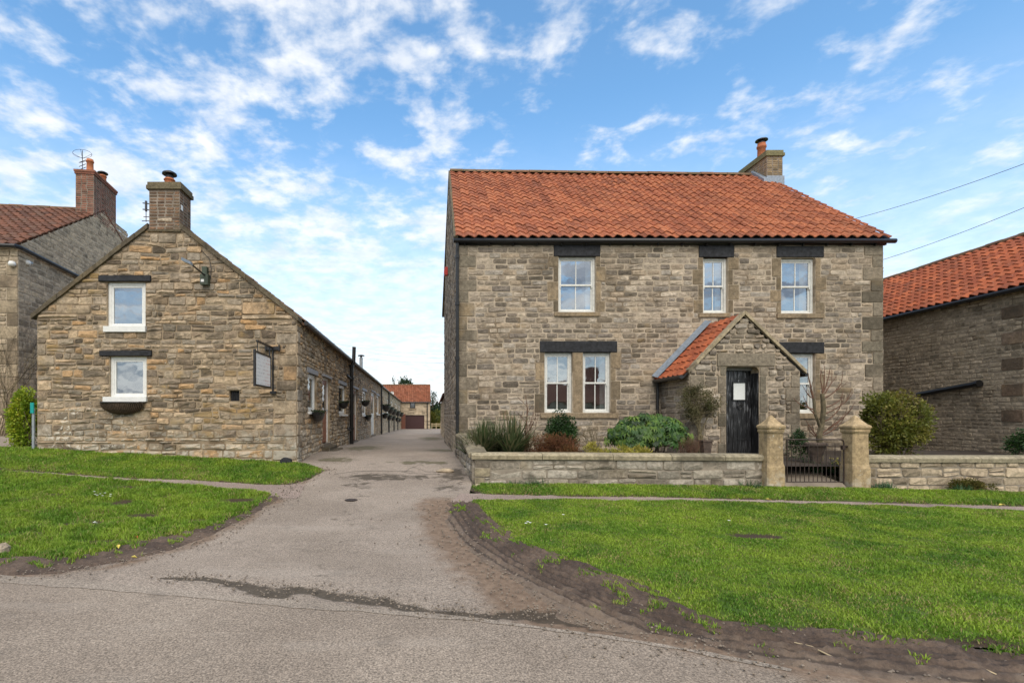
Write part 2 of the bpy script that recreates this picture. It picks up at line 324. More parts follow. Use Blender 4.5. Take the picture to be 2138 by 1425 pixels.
def grassmat(name, blade):
    m, t, b, o = newmat(name); v = vec(t)
    big = mapr(t, nz(t, v, .42, 3, .5), .33, .67); mid = mapr(t, nz(t, v, 1.7, 4, .6, .3), .36, .66)
    x = N_(t, 'ShaderNodeSeparateXYZ', ins={0: v}).outputs[0]
    a = mixc(t, big, (.10, .208, .020, 1), (.168, .295, .026, 1)); a = mixc(t, mth(t, 'MULTIPLY', mid, .7), a, (.30, .40, .042, 1))
    dk = mapr(t, nz(t, v, 2.6, 4, .6), .6, .75); a = mixc(t, mth(t, 'MULTIPLY', dk, .5), a, (.055, .12, .014, 1))
    if blade:
        c = colattr(t); a = mixc(t, 1.0, a, ramp(t, c[0], [(0, .55), (.5, 1.0), (1, 1.5)]), 'MULTIPLY')
        a = mixc(t, mapr(t, mth(t, 'ADD', c[1], mth(t, 'MULTIPLY', mapr(t, nz(t, v, 1.3, 3), .5, .7), .22)), .9, .99), a, (.36, .30, .12, 1))
        tr = N_(t, 'ShaderNodeBsdfTranslucent'); t.links.new(a, tr.inputs[0])
        mx = N_(t, 'ShaderNodeMixShader', ins={0: .3, 1: b.outputs[0], 2: tr.outputs[0]}); t.links.new(mx.outputs[0], o.inputs[0])
    else:
        a = mixc(t, 1.0, a, (.45, .42, .4, 1), 'MULTIPLY')
        c = colattr(t)
        e = mapr(t, mth(t, 'ADD', c[0], mth(t, 'MULTIPLY', mth(t, 'SUBTRACT', nz(t, v, 7, 4), .5), .8)), .35, .7)
        a = mixc(t, e, a, (.06, .04, .025, 1)); bump(t, b, nz(t, v, 30, 5, .7), .8, .03)
    t.links.new(a, b.inputs['Base Color']); b.inputs['Roughness'].default_value = .6; b.inputs['Specular IOR Level'].default_value = .25
grassmat('turf', False); grassmat('blade', True)
m, t, b, o = newmat('field'); v = vec(t)
t.links.new(mixc(t, mapr(t, nz(t, v, .05, 4), .4, .6), (.05, .09, .015, 1), (.09, .12, .025, 1)), b.inputs['Base Color']); b.inputs['Roughness'].default_value = 1
# window glass: clear, strongly reflecting float glass with the slight ripple of old panes
m, t, b, o = newmat('glass'); v = vec(t)
g = N_(t, 'ShaderNodeBsdfGlossy', ins={'Color': (.80, .84, .88, 1), 'Roughness': .03}); tr = N_(t, 'ShaderNodeBsdfTransparent', ins={0: (.72, .78, .8, 1)})
bn = N_(t, 'ShaderNodeBump', ins={'Strength': .12, 'Distance': .02, 'Height': nz(t, v, 2.2, 2)}); t.links.new(bn.outputs[0], g.inputs['Normal'])
mx = N_(t, 'ShaderNodeMixShader', ins={0: .47, 1: tr.outputs[0], 2: g.outputs[0]}); t.links.new(mx.outputs[0], o.inputs[0])
m, t, b, o = newmat('dark_glass'); b.inputs['Base Color'].default_value = (.03, .035, .04, 1); b.inputs['Roughness'].default_value = .08; b.inputs['Specular IOR Level'].default_value = 1; b.inputs['IOR'].default_value = 1.9
# worn black door paint, with a glossy sheen painted in towards the top
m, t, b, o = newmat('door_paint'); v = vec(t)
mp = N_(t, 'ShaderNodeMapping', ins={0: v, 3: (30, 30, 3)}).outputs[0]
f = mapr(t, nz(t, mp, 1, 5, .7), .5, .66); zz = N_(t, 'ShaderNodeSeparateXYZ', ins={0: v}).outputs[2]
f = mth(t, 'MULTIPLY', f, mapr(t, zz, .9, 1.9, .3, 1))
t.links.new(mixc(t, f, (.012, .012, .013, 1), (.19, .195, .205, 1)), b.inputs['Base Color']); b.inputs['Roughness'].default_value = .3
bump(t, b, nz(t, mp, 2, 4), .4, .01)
# frosted paper behind the little door light
flat('frosted', (.72, .74, .72), .6, var=.08, sc_=60)
# sign face: pale board with faded rows of lettering too worn to read
m, t, b, o = newmat('sign_face'); v = vec(t); s = N_(t, 'ShaderNodeSeparateXYZ', ins={0: v}).outputs
row = mapr(t, mth(t, 'ABSOLUTE', mth(t, 'SUBTRACT', mth(t, 'FRACT', mth(t, 'MULTIPLY', s[2], 13)), .5)), .2, .28, 1, 0)
lt = mapr(t, nz(t, N_(t, 'ShaderNodeMapping', ins={0: v, 3: (1, 40, 13)}).outputs[0], 1, 2), .48, .58)
side_ = mapr(t, s[1], 11.0, 11.5)
c = mixc(t, side_, (.45, .5, .5, 1), (.6, .36, .34, 1))
t.links.new(mixc(t, mth(t, 'MULTIPLY', mth(t, 'MULTIPLY', row, lt), .8), (.78, .78, .77, 1), c), b.inputs['Base Color']); b.inputs['Roughness'].default_value = .5
# ------------------------------------------------------------------ stone walls built stone by stone
def one_stone(mb, fr, ua, ub, zs, proud, kind=0, rough=.012, mat=0, inset=.008, rnd=None):
    z00, z10, z11, z01 = zs
    wd = ub - ua; ht = min(z11 - z10, z01 - z00)
    if wd < .03 or ht < .02: return
    k = min(min(wd, ht) * U_(.12, .3), U_(.012, .028)) if kind == 0 else .008
    j = (lambda: U_(-.3, .3) * k) if kind == 0 else (lambda: 0)
    def ring(ins, dep):
        a, b = ua + ins, ub - ins
        q = [(a + k, z00 + ins), (b - k, z10 + ins), (b, z10 + ins + k), (b, z11 - ins - k), (b - k, z11 - ins), (a + k, z01 - ins), (a, z01 - ins - k), (a, z00 + ins + k)]
        return q
    r0 = ring(0, 0); jj = [(j(), j()) for _ in r0]
    r1 = ring(inset + (U_(.0, .35) * k if kind == 0 else 0), 0)
    vs = [fp(fr, u + a, -.02, z + b) for (u, z), (a, b) in zip(r0, jj)]
    vs += [fp(fr, u + a, proud + U_(-rough, rough) * .35, z + b) for (u, z), (a, b) in zip(r1, jj)]
    zm = (z00 + z10 + z11 + z01) / 4
    vs += [fp(fr, ua + wd * U_(.22, .4), proud + U_(-.2, 1) * rough, zm + U_(-.15, .15) * ht), fp(fr, ub - wd * U_(.22, .4), proud + U_(-.2, 1) * rough, zm + U_(-.15, .15) * ht)]
    fs = [(i, (i + 1) % 8, (i + 1) % 8 + 8, i + 8) for i in range(8)]
    fs += [(8, 9, 17, 16), (9, 10, 17), (10, 11, 17), (11, 12, 17), (12, 13, 16, 17), (13, 14, 16), (14, 15, 16), (15, 8, 16)]
    mb.add(vs, fs, mat, (R() if rnd is None else rnd, R(), 1.0 if kind else 0.0))
def stone_wall(mb, fr, u0, u1, z0, z1, bnd=None, opens=(), quoins=(), ch=(.11, .16), sw=(.18, .42), gap=.012, proud=(.006, .026), wob=.0, rough=.012, seed=0, top=None, qk=1):
    """opens/quoins are (u0,u1,z0,z1); quoins are emitted as dressed blocks and the rubble keeps clear of them"""
    for q in quoins:
        a, b, c, d = q[:4]; g = .006
        one_stone(mb, fr, a + g, b - g, (c + g, c + g, d - g, d - g), q[4] if len(q) > 4 else .022, qk, .004 if qk else .02)
    blocks = [q[:4] for q in opens] + [q[:4] for q in quoins]
    z = z0; zl = [z0]
    while z < z1 - ch[0]: z += U_(*ch); zl.append(min(z, z1))
    if z1 - zl[-1] > .02: zl.append(z1)
    def bz(k, u):
        if k == 0 or k == len(zl) - 1 or wob == 0: return zl[k]
        return zl[k] + wob * (noise.noise(Vector((u * 1.1, k * .63 + seed, seed))) + .5 * noise.noise(Vector((u * 3.1, k * 7.7, seed))))
    for k in range(len(zl) - 1):
        za, zb = zl[k], zl[k + 1]
        L, Rr = u0, u1
        if bnd:
            L, Rr = bnd((za + zb) / 2 + .02)
            if Rr - L < .05: continue
        br = sorted({L, Rr} | {x for q in blocks if q[2] < zb - .01 and q[3] > za + .01 for x in (q[0], q[1]) if L < x < Rr})
        for a, b in zip(br[:-1], br[1:]):
            mid = (a + b) / 2; lo, hi = za, zb
            fl, fh = False, False
            for q in blocks:
                if q[0] < mid < q[1] and q[2] < hi and q[3] > lo:
                    below, above = q[2] - lo, hi - q[3]
                    if below >= above: hi = q[2]; fh = True
                    else: lo = q[3]; fl = True
            if hi - lo < .03: continue
            u = a
            while u < b - 1e-6:
                wd = U_(*sw) * (1.15 if hi - lo > .13 else .9)
                if b - u - wd < sw[0] * .6: wd = b - u
                a2, b2 = u + gap / 2, u + wd - gap / 2
                B = lambda uu, f: (lo if f else bz(k, uu)) + gap / 2
                T = lambda uu, f: (hi if f else bz(k + 1, uu)) - gap / 2
                zs = (B(a2, fl), B(b2, fl), T(b2, fh), T(a2, fh))
                # now and then a tall slot holds two thin stones
                if zs[3] - zs[0] > .15 and R() < .22:
                    m0, m1 = (zs[0] + zs[3]) / 2, (zs[1] + zs[2]) / 2
                    one_stone(mb, fr, a2, b2, (zs[0], zs[1], m1 - gap / 2, m0 - gap / 2), U_(*proud), 0, rough)
                    one_stone(mb, fr, a2, b2, (m0 + gap / 2, m1 + gap / 2, zs[2], zs[3]), U_(*proud), 0, rough)
                else: one_stone(mb, fr, a2, b2, zs, U_(*proud), 0, rough)
                u += wd
def inside(p, poly):
    x, y = p; c = False; n = len(poly); j = n - 1
    for i in range(n):
        xi, yi = poly[i]; xj, yj = poly[j]
        if (yi > y) != (yj > y) and x < (xj - xi) * (y - yi) / (yj - yi) + xi: c = not c
        j = i
    return c
def backing(mb, fr, outline, opens, mat=1, depth=.16, w=0.0):
    """flat mortar face with its openings cut out, and the reveals of the openings"""
    vs = [Vector(p) for p in outline]; n = len(vs); ed = [(i, (i + 1) % n) for i in range(n)]
    for (a, b, c, d) in [q[:4] for q in opens]:
        k = len(vs); vs += [Vector((a, c)), Vector((b, c)), Vector((b, d)), Vector((a, d))]; ed += [(k + i, k + (i + 1) % 4) for i in range(4)]
    rv, re, rf, *_ = delaunay_2d_cdt(vs, ed, [], 1, 1e-5)
    fs = []
    for f in rf:
        c = sum((rv[i] for i in f), Vector((0, 0))) / len(f)
        if inside(c, outline) and not any(q[0] < c.x < q[1] and q[2] < c.y < q[3] for q in opens): fs.append(tuple(f))
    mb.add([fp(fr, p.x, w, p.y) for p in rv], fs, mat, (.5, .5, 0))
    for (a, b, c, d) in [q[:4] for q in opens]:
        g = lambda u, ww, z: fp(fr, u, ww, z)
        for p, q in (((a, c), (b, c)), ((b, c), (b, d)), ((b, d), (a, d)), ((a, d), (a, c))):
            mb.add([g(p[0], w, p[1]), g(q[0], w, q[1]), g(q[0], -depth, q[1]), g(p[0], -depth, p[1])], [(0, 1, 2, 3)], mat, (.6, .2, 0))
def pantile(mb, pt, nc, nr, mat=0, amp=.038, lift=.03, ns=7, jit=.006, lo=0.0):
    """pt(s, t) -> point on the roof plane (s along the eave 0..1, t up the slope 0..1); normal from pt"""
    nrm = (pt(1, 0) - pt(0, 0)).cross(pt(0, 1) - pt(0, 0)).normalized()
    if nrm.z < 0: nrm.negate()
    prof = lambda q: amp * (math.sin(2 * math.pi * q) + .28 * math.sin(4 * math.pi * q + .5))
    for r in range(nr):
        t0, t1 = r / nr, min(1.0, (r + 1.12) / nr)
        ph = 0
        for c in range(nc):
            a = U_(-jit, jit); tw = U_(-.004, .004); dt = U_(-.012, .012) / nr * 2
            lo_, hi_, lip = [], [], []
            for k in range(ns + 1):
                q = k / ns; s = (c + q) / nc; h = prof(q)
                lo_.append(pt(s, t0 + dt) + nrm * (h + lift + a + tw * q)); hi_.append(pt(s, t1) + nrm * (h + a * .5))
                lip.append(pt(s, t0 + dt) + nrm * (h + lift - .022 + a))
            b = ns + 1
            mb.add(lo_ + hi_ + lip, [(k, k + 1, b + k + 1, b + k) for k in range(ns)] + [(2 * b + k, 2 * b + k + 1, k + 1, k) for k in range(ns)], mat, (R(), R(), 0))
def slab(mb, pts, th, mat=0, col=None):
    nrm = (pts[1] - pts[0]).cross(pts[3] - pts[0]).normalized()
    if nrm.z < 0: nrm.negate()
    mb.hexa([p - nrm * th for p in pts] + list(pts), mat, col)
def ridge(mb, a, b, r=.13, mat=0, step=.45, sag=0):
    a, b = Vector(a), Vector(b); L = (b - a).length; n = max(1, int(L / step)); d = (b - a) / n
    s = d.cross(Vector((0, 0, 1))).normalized(); up = Vector((0, 0, 1))
    for i in range(n):
        p, q = a + d * i, a + d * (i + .97); rr = r * U_(.95, 1.06); j = U_(-.008, .008); vs = []
        for e in (p, q):
            for k in range(7):
                th = math.pi * k / 6; vs.append(e + s * math.cos(th) * rr + up * (math.sin(th) * rr * .85 - rr * .35 + j))
        mb.add(vs, [(k, k + 1, 8 + k, 7 + k) for k in range(6)] + [(0, 1, 2, 3, 4, 5, 6), (13, 12, 11, 10, 9, 8, 7)], mat)
def gutter(mb, a, b, r=.07, mat=0):
    a, b = Vector(a), Vector(b); mb.tube([a, b], r, 8, mat)
# ------------------------------------------------------------------ windows
def window(parent, fr, u0, u1, z0, z1, style='sash', rec=.09, bars=True, lintel=None, sill=None, mat='white_paint', lmat='black_paint', smat='ashlar', curtain=0, glass='glass', room=True, lout=.028, name='window'):
    mb = MB(); w = -rec; fw = .055 if style == 'sash' else .07; G = MB()
    def bar(a, b, c, d, w0, w1): mb.fb(fr, a, b, w0, w1, c, d)
    bar(u0, u0 + fw, z0, z1, w - .1, w); bar(u1 - fw, u1, z0, z1, w - .1, w); bar(u0 + fw, u1 - fw, z1 - fw, z1, w - .1, w - .002); bar(u0 + fw, u1 - fw, z0, z0 + fw * .9, w - .1, w + .003)
    a, b = u0 + fw, u1 - fw; c, d = z0 + fw * .9, z1 - fw; sb = .04
    gl = lambda a_, b_, c_, d_, ww: G.add([fp(fr, a_, ww + U_(-.0015, .0015), c_), fp(fr, b_, ww, c_), fp(fr, b_, ww, d_), fp(fr, a_, ww + U_(-.0015, .0015), d_)], [(0, 1, 2, 3)])
    if style == 'sash':
        zm = (c + d) / 2
        for (lo, hi, ww) in ((zm - .02, d, w - .022), (c, zm + .02, w - .05)):
            bar(a, a + sb, lo, hi, ww - .025, ww); bar(b - sb, b, lo, hi, ww - .025, ww); bar(a + sb, b - sb, hi - sb, hi, ww - .025, ww - .001); bar(a + sb, b - sb, lo, lo + sb * 1.1, ww - .025, ww - .001)
            if bars: um = (a + b) / 2; bar(um - .011, um + .011, lo + sb, hi - sb, ww - .022, ww - .004)
            gl(a + sb * .5, b - sb * .5, lo + sb * .5, hi - sb * .5, ww - .014)
        for s_ in (a + .02, b - .02): bar(s_ - .012, s_ + .012, zm - .07, zm - .015, w - .022, w - .008)  # sash horns
    else:
        sb = .045
        bar(a, a + sb, c, d, w - .06, w - .012); bar(b - sb, b, c, d, w - .06, w - .012); bar(a + sb, b - sb, d - sb, d, w - .06, w - .013); bar(a + sb, b - sb, c, c + sb, w - .06, w - .013)
        gl(a + sb * .5, b - sb * .5, c + sb * .5, d - sb * .5, w - .035)
        if style == 'upvc':
            mb.fb(fr, (a + b) / 2 - .18, (a + b) / 2 + .18, w, w + .012, z1 - .04, z1 - .022, 0)
    o = mb.build(name, M[mat], parent)
    G.build('pane', M[glass], o)
    if room:
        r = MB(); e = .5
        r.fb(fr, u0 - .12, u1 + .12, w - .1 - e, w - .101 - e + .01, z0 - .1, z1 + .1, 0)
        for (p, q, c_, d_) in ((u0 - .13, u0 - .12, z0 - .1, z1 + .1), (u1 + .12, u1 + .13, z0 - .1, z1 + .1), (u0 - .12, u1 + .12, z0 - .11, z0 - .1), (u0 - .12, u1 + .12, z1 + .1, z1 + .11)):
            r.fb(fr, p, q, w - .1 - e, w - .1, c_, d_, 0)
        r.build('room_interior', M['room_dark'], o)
    if curtain:
        k = MB(); wd = (u1 - u0) * abs(curtain); a0 = u1 - fw - wd if curtain > 0 else u0 + fw
        n = 14; vs = []
        for i in range(n + 1):
            u = a0 + wd * i / n; ww = w - .17 + .018 * math.sin(i * 2.1)
            vs += [fp(fr, u, ww, z0 + .02), fp(fr, u, ww, z1 - .02)]
        k.add(vs, [(2 * i, 2 * i + 2, 2 * i + 3, 2 * i + 1) for i in range(n)]); k.build('curtain', M['curtain'], o)
    if lintel:
        l = MB(); l.fb(fr, lintel[0], lintel[1], -.08, lout, lintel[2], lintel[3], bev=.008); l.build('lintel', M[lmat], o)
    if sill:
        l = MB(); a, b, c, d = sill[:4]; so_ = sill[4] if len(sill) > 4 else .05
        g = lambda u, ww, z: fp(fr, u, ww, z); wi = w - .02
        l.hexa([g(a, so_, c), g(b, so_, c), g(b, wi, c), g(a, wi, c), g(a, so_, d - .015), g(b, so_, d - .015), g(b, wi, d), g(a, wi, d)], 0, (.6, .5, 1)); l.build('sill', M[smat], o)
    return o
# ------------------------------------------------------------------ terrain
YS = [-80, 0, 4.5, 6.5, 8, 9, 10, 12, 14, 21, 38, 60, 84, 110, 600]; ZS = [0, 0, 0, .02, .08, .16, .26, .47, .55, .40, .13, -.3, -.76, -.95, -3]
def H(x, y):
    b = float(np.interp(y, YS, ZS)); wgt = min(max((y - 5) / 6.5, 0), 1) * (1 if y < 16 else max(0, 1 - (y - 16) / 20))
    if x < -3: b += min(-3 - x, 9) * .052 * wgt
    if x > 1: b -= min(x - 1, 12) * .0145 * wgt
    return b
HV = np.vectorize(H)
def G(px, py):
    lo, hi = .8, 200.0
    f = lambda D: zat(py, D) - H(xat(px, D), D)
    D = lo; st = .1
    while D < hi and f(D) > 0: D += st; st = max(.1, D * .01)
    a, b = D - st, D
    for _ in range(30):
        m_ = (a + b) / 2
        if f(m_) > 0: a = m_
        else: b = m_
    return (xat(px, a), a)
def dens(poly, step=.12, jit=.0, sd_=0):
    out = []
    n = len(poly)
    for i in range(n):
        a, b = Vector(poly[i]), Vector(poly[(i + 1) % n]); L = (b - a).length; k = max(1, int(L / step))
        nr = Vector((-(b - a).y, (b - a).x)).normalized() if L > 0 else Vector((0, 0))
        for q in range(k):
            p = a + (b - a) * q / k
            if jit: p = p + nr * jit * (noise.noise(Vector((p.x * 1.4, p.y * 1.4, sd_))) * 1.2 + noise.noise(Vector((p.x * 5, p.y * 5, sd_ + 3))) * .8)
            out.append((p.x, p.y))
    return out
def smoothpoly(pts, it=1):
    for _ in range(it):
        q = []
        for i in range(len(pts)):
            a, b = Vector(pts[i]), Vector(pts[(i + 1) % len(pts)]); q += [tuple(a * .75 + b * .25), tuple(a * .25 + b * .75)]
        pts = q
    return pts
def edgedist(pts, poly):
    P_ = np.array(pts)[:, None, :]; A = np.array(poly)[None]; B = np.roll(A, -1, axis=1); d = B - A
    tt = np.clip(((P_ - A) * d).sum(-1) / np.maximum((d * d).sum(-1), 1e-12), 0, 1)[..., None]
    return np.sqrt((((A + tt * d) - P_) ** 2).sum(-1)).min(1)
def inpoly(pts, poly):
    x, y = pts[:, 0], pts[:, 1]; c = np.zeros(len(pts), bool); n = len(poly); j = n - 1
    for i in range(n):
        xi, yi = poly[i]; xj, yj = poly[j]
        with np.errstate(divide='ignore', invalid='ignore'):
            c ^= ((yi > y) != (yj > y)) & (x < (xj - xi) * (y - yi) / (yj - yi + 1e-15) + xi)
        j = i
    return c
def drape(name, poly, mat, zf, step=.2, cf=None, kind='structure', label=None, jitter=.3, fine=None):
    P0 = np.array(poly); lo, hi = P0.min(0), P0.max(0)
    gx, gy = np.meshgrid(np.arange(lo[0], hi[0], step), np.arange(lo[1], hi[1], step)); g = np.stack([gx.ravel(), gy.ravel()], 1)
    g += rng.uniform(-jitter, jitter, g.shape) * step
    if fine:
        fx, fy = np.meshgrid(np.arange(fine[0], fine[1], fine[4]), np.arange(fine[2], fine[3], fine[4])); q = np.stack([fx.ravel(), fy.ravel()], 1); q += rng.uniform(-.3, .3, q.shape) * fine[4]
        g = np.concatenate([g[~((g[:, 0] > fine[0]) & (g[:, 0] < fine[1]) & (g[:, 1] > fine[2]) & (g[:, 1] < fine[3]))], q])
    g = g[inpoly(g, poly)]
    if len(g): g = g[edgedist(g, poly) > step * .3]
    vs = [Vector(p) for p in poly] + [Vector(p) for p in g]; n = len(poly)
    rv, re, rf, *_ = delaunay_2d_cdt(vs, [(i, (i + 1) % n) for i in range(n)], [], 1, 1e-6)
    A = np.array([(p.x, p.y) for p in rv]); ed = edgedist(A, poly)
    mb = MB(); 
    me = bpy.data.meshes.new(name); Z = [zf(x, y, e) for (x, y), e in zip(A, ed)]
    fs = []
    for f in rf:
        c = A[list(f)].mean(0)
        if inside(c, poly): fs.append(tuple(f))
    me.from_pydata([(x, y, z) for (x, y), z in zip(A, Z)], [], fs); me.materials.append(M[mat])
    if cf:
        at = me.color_attributes.new('Col', 'FLOAT_COLOR', 'POINT')
        at.data.foreach_set('color', np.array([(*cf(x, y, e), 1) for (x, y), e in zip(A, ed)], dtype=np.float32).ravel())
    me.polygons.foreach_set('use_smooth', [True] * len(fs)); me.update()
    # make every face look upwards
    if len(me.polygons) and me.polygons[0].normal.z < 0: me.flip_normals()
    o = bpy.data.objects.new(name, me); COL.objects.link(o); o['kind'] = kind
    if label: o['label'] = label
    return o
def pxpoly(l): return [G(*p) for p in l]
# big terrain sheet
xs = np.concatenate([[-500, -250, -120, -60, -35], np.arange(-22, 22.1, .5), [35, 60, 120, 250, 500]]); ys = np.concatenate([[-80, -40, -15], np.arange(-6, 26, .5), np.arange(26, 110, 4), [130, 200, 350, 600]])
vs = [(x, y, H(x, y) - .05) for y in ys for x in xs]; nx = len(xs)
me = bpy.data.meshes.new('ground'); me.from_pydata(vs, [], [(j * nx + i, j * nx + i + 1, (j + 1) * nx + i + 1, (j + 1) * nx + i) for j in range(len(ys) - 1) for i in range(nx - 1)]); me.materials.append(M['field'])
o = bpy.data.objects.new('ground', me); COL.objects.link(o); o['kind'] = 'structure'
# outlines, read off the photograph and set on the ground
LAWN_R = pxpoly([(978, 1046), (1150, 1044), (1400, 1046), (1700, 1053), (1950, 1060), (2138, 1066), (2320, 1072), (2380, 1410), (2138, 1366), (2123, 1364), (1985, 1352), (1849, 1341), (1692, 1325), (1614, 1317), (1476, 1303), (1418, 1282), (1367, 1256), (1254, 1204), (1161, 1174), (1086, 1147), (1060, 1122), (1030, 1093), (995, 1064)])
STRIP_R = pxpoly([(992, 1012), (1300, 1013), (1640, 1018), (1900, 1024), (2138, 1029), (2350, 1034), (2350, 1066), (2138, 1059), (1900, 1053), (1700, 1048), (1400, 1040), (1150, 1037), (1010, 1033), (980, 1022)])
PATH_R = pxpoly([(960, 1030), (1150, 1032), (1400, 1036), (1700, 1043), (2138, 1055), (2360, 1061), (2360, 1080), (2138, 1071), (1700, 1058), (1400, 1051), (1150, 1049), (940, 1052)])
STRIP_L = pxpoly([(-330, 935), (80, 936), (430, 954), (608, 964), (650, 972), (678, 982), (650, 1000), (608, 1013), (560, 1014), (480, 1009), (400, 1004), (250, 1000), (120, 990), (0, 982), (-330, 963)])
LAWN_L = pxpoly([(-330, 965), (0, 983.5), (120, 992), (250, 1002.5), (330, 1007), (430, 1016), (520, 1025), (572, 1031), (560, 1048), (520, 1072), (470, 1100), (420, 1112), (360, 1122), (300, 1140), (240, 1150), (180, 1168), (110, 1182), (60, 1172), (0, 1176), (-120, 1178), (-330, 1180)])
PATH_L = pxpoly([(-330, 952), (0, 972), (250, 990), (400, 998), (520, 1007), (610, 1010), (640, 1012), (620, 1040), (570, 1040), (430, 1022), (250, 1008), (0, 990), (-330, 972)])
MUD_R = pxpoly([(922, 1048), (960, 1046), (1000, 1050), (1050, 1088), (1082, 1118), (1110, 1135), (1180, 1158), (1275, 1188), (1390, 1238), (1440, 1264), (1500, 1288), (1620, 1302), (1720, 1312), (1850, 1327), (1990, 1340), (2138, 1354), (2400, 1385), (2500, 1480), (2138, 1450), (1900, 1430), (1700, 1404), (1560, 1374), (1440, 1352), (1348, 1332), (1240, 1312), (1175, 1290), (1132, 1258), (1075, 1226), (1025, 1190), (975, 1156), (942, 1124), (926, 1098)])
MUD_L = pxpoly([(-330, 1165), (60, 1160), (200, 1150), (300, 1125), (420, 1100), (500, 1075), (545, 1045), (560, 1030), (596, 1034), (570, 1052), (520, 1082), (450, 1118), (380, 1145), (300, 1166), (180, 1188), (80, 1200), (-330, 1204)])
ROAD = [(-30, -8), (40, -8), (40, 1.2)] + pxpoly([(2500, 1495), (2138, 1470), (1900, 1442), (1650, 1398), (1450, 1358), (1250, 1325), (1000, 1292), (700, 1266), (500, 1247), (250, 1222), (0, 1206), (-500, 1190)]) + [(-30, 6.9)]
wl = lambda D: -2.895 - .0075 * (D - 11.9)
LANE = pxpoly([(-330, 1210), (0, 1202), (120, 1198), (250, 1172), (360, 1148), (450, 1112), (530, 1072), (568, 1040), (585, 1015), (640, 1000), (668, 985), (640, 976), (622, 966)]) + [(wl(12), 12), (wl(22), 22), (wl(38), 38), (wl(60), 60), (wl(84), 84), (-8, 84), (-8, 90), (5, 90), (5, 84), (2.5, 60), (1.8, 38), (1.2, 26), (1.0, 22), (.95, 13.2), (.95, 12), (.98, 10.1)] + pxpoly([(985, 1012), (975, 1046), (1010, 1060), (1080, 1110), (1200, 1160), (1400, 1250), (1650, 1310), (2138, 1380), (2500, 1440), (2500, 1510), (2138, 1478), (1900, 1450), (1650, 1406), (1450, 1366), (1250, 1333), (1000, 1300), (700, 1274), (500, 1255), (250, 1230), (0, 1214), (-330, 1205)])
mudcore = np.array(pxpoly([(920, 1050), (940, 1105), (985, 1160), (1045, 1210), (1110, 1265), (1200, 1305), (1350, 1330), (1500, 1360), (1700, 1405), (2138, 1460)]))
def pdist(x, y, pl):
    a = pl[:-1]; d = pl[1:] - a; p = np.array((x, y)); t_ = np.clip(((p - a) * d).sum(1) / (d * d).sum(1), 0, 1); return float(np.sqrt(((a + t_[:, None] * d - p) ** 2).sum(1)).min())
mudl = np.array(pxpoly([(-300, 1208), (80, 1200), (250, 1180), (400, 1138), (520, 1082), (600, 1030), (650, 992), (680, 978)]))
def blob(x, y, c, rx, ry): return math.exp(-(((x - c[0]) / rx) ** 2 + ((y - c[1]) / ry) ** 2))
wets = [(G(820, 995), 1.1, .35), (G(735, 1012), .25, .12), (G(950, 990), .35, .8), (G(930, 1020), .3, .35), (G(1180, 1285), .55, .12)]
moss = [(G(700, 960), .5, .6), (G(925, 940), .6, 1.0), (G(760, 935), .8, 2.5), (G(880, 965), .9, .3), (G(900, 915), .8, 4)]
tracks = [G(735, 1100), G(735, 1040)]
CRK = np.array(pxpoly([(340, 1205), (380, 1208), (430, 1208), (480, 1216), (530, 1228), (575, 1243), (600, 1232), (650, 1232), (700, 1244), (750, 1250), (800, 1256), (868, 1270), (900, 1280), (950, 1279), (1000, 1288), (1050, 1284), (1100, 1282), (1160, 1288), (1230, 1297), (1300, 1306)]))
CRW = [.02, .03, .04, .07, .10, .11, .08, .07, .08, .08, .07, .05, .05, .05, .06, .08, .11, .12, .12, .06]
def crack(x, y):
    if not 3.2 < y < 5.6: return 0
    a = CRK[:-1]; d = CRK[1:] - a; p = np.array((x, y)); t_ = np.clip(((p - a) * d).sum(1) / (d * d).sum(1), 0, 1); q = np.sqrt((((a + t_[:, None] * d) - p) ** 2).sum(1)); i = int(q.argmin())
    return max(0, 1.5 - .8 * q[i] / CRW[i])
def lanecol(x, y, e):
    m_ = max(0, 1.1 - pdist(x, y, mudcore) / .7) * .95 + max(0, 1 - pdist(x, y, mudl) / .3) * .75
    w_ = sum(blob(x, y, c, a, b) for c, a, b in wets) + (.42 * math.exp(-((x + 1.0 + .04 * (y - 6)) / .35) ** 2) if 5 < y < 11 else 0)
    g_ = sum(blob(x, y, c, a, b) for c, a, b in moss)
    return (min(m_, 1), max(min(w_ * .75, .75), crack(x, y)), min(g_ * 1.0, .9))
drape('lane', dens(LANE, .5), 'lane_asphalt', lambda x, y, e: H(x, y) + .004 - .012 * min(1, max(0, crack(x, y))), .22, lanecol, fine=(-3.2, 2.2, 3.3, 5.6, .05))
drape('road', dens(ROAD, .5, .02), 'road_asphalt', lambda x, y, e: H(x, y) + .012, .3, lambda x, y, e: (max(0, .8 - pdist(x, y, mudcore) / .45), 0, 0))
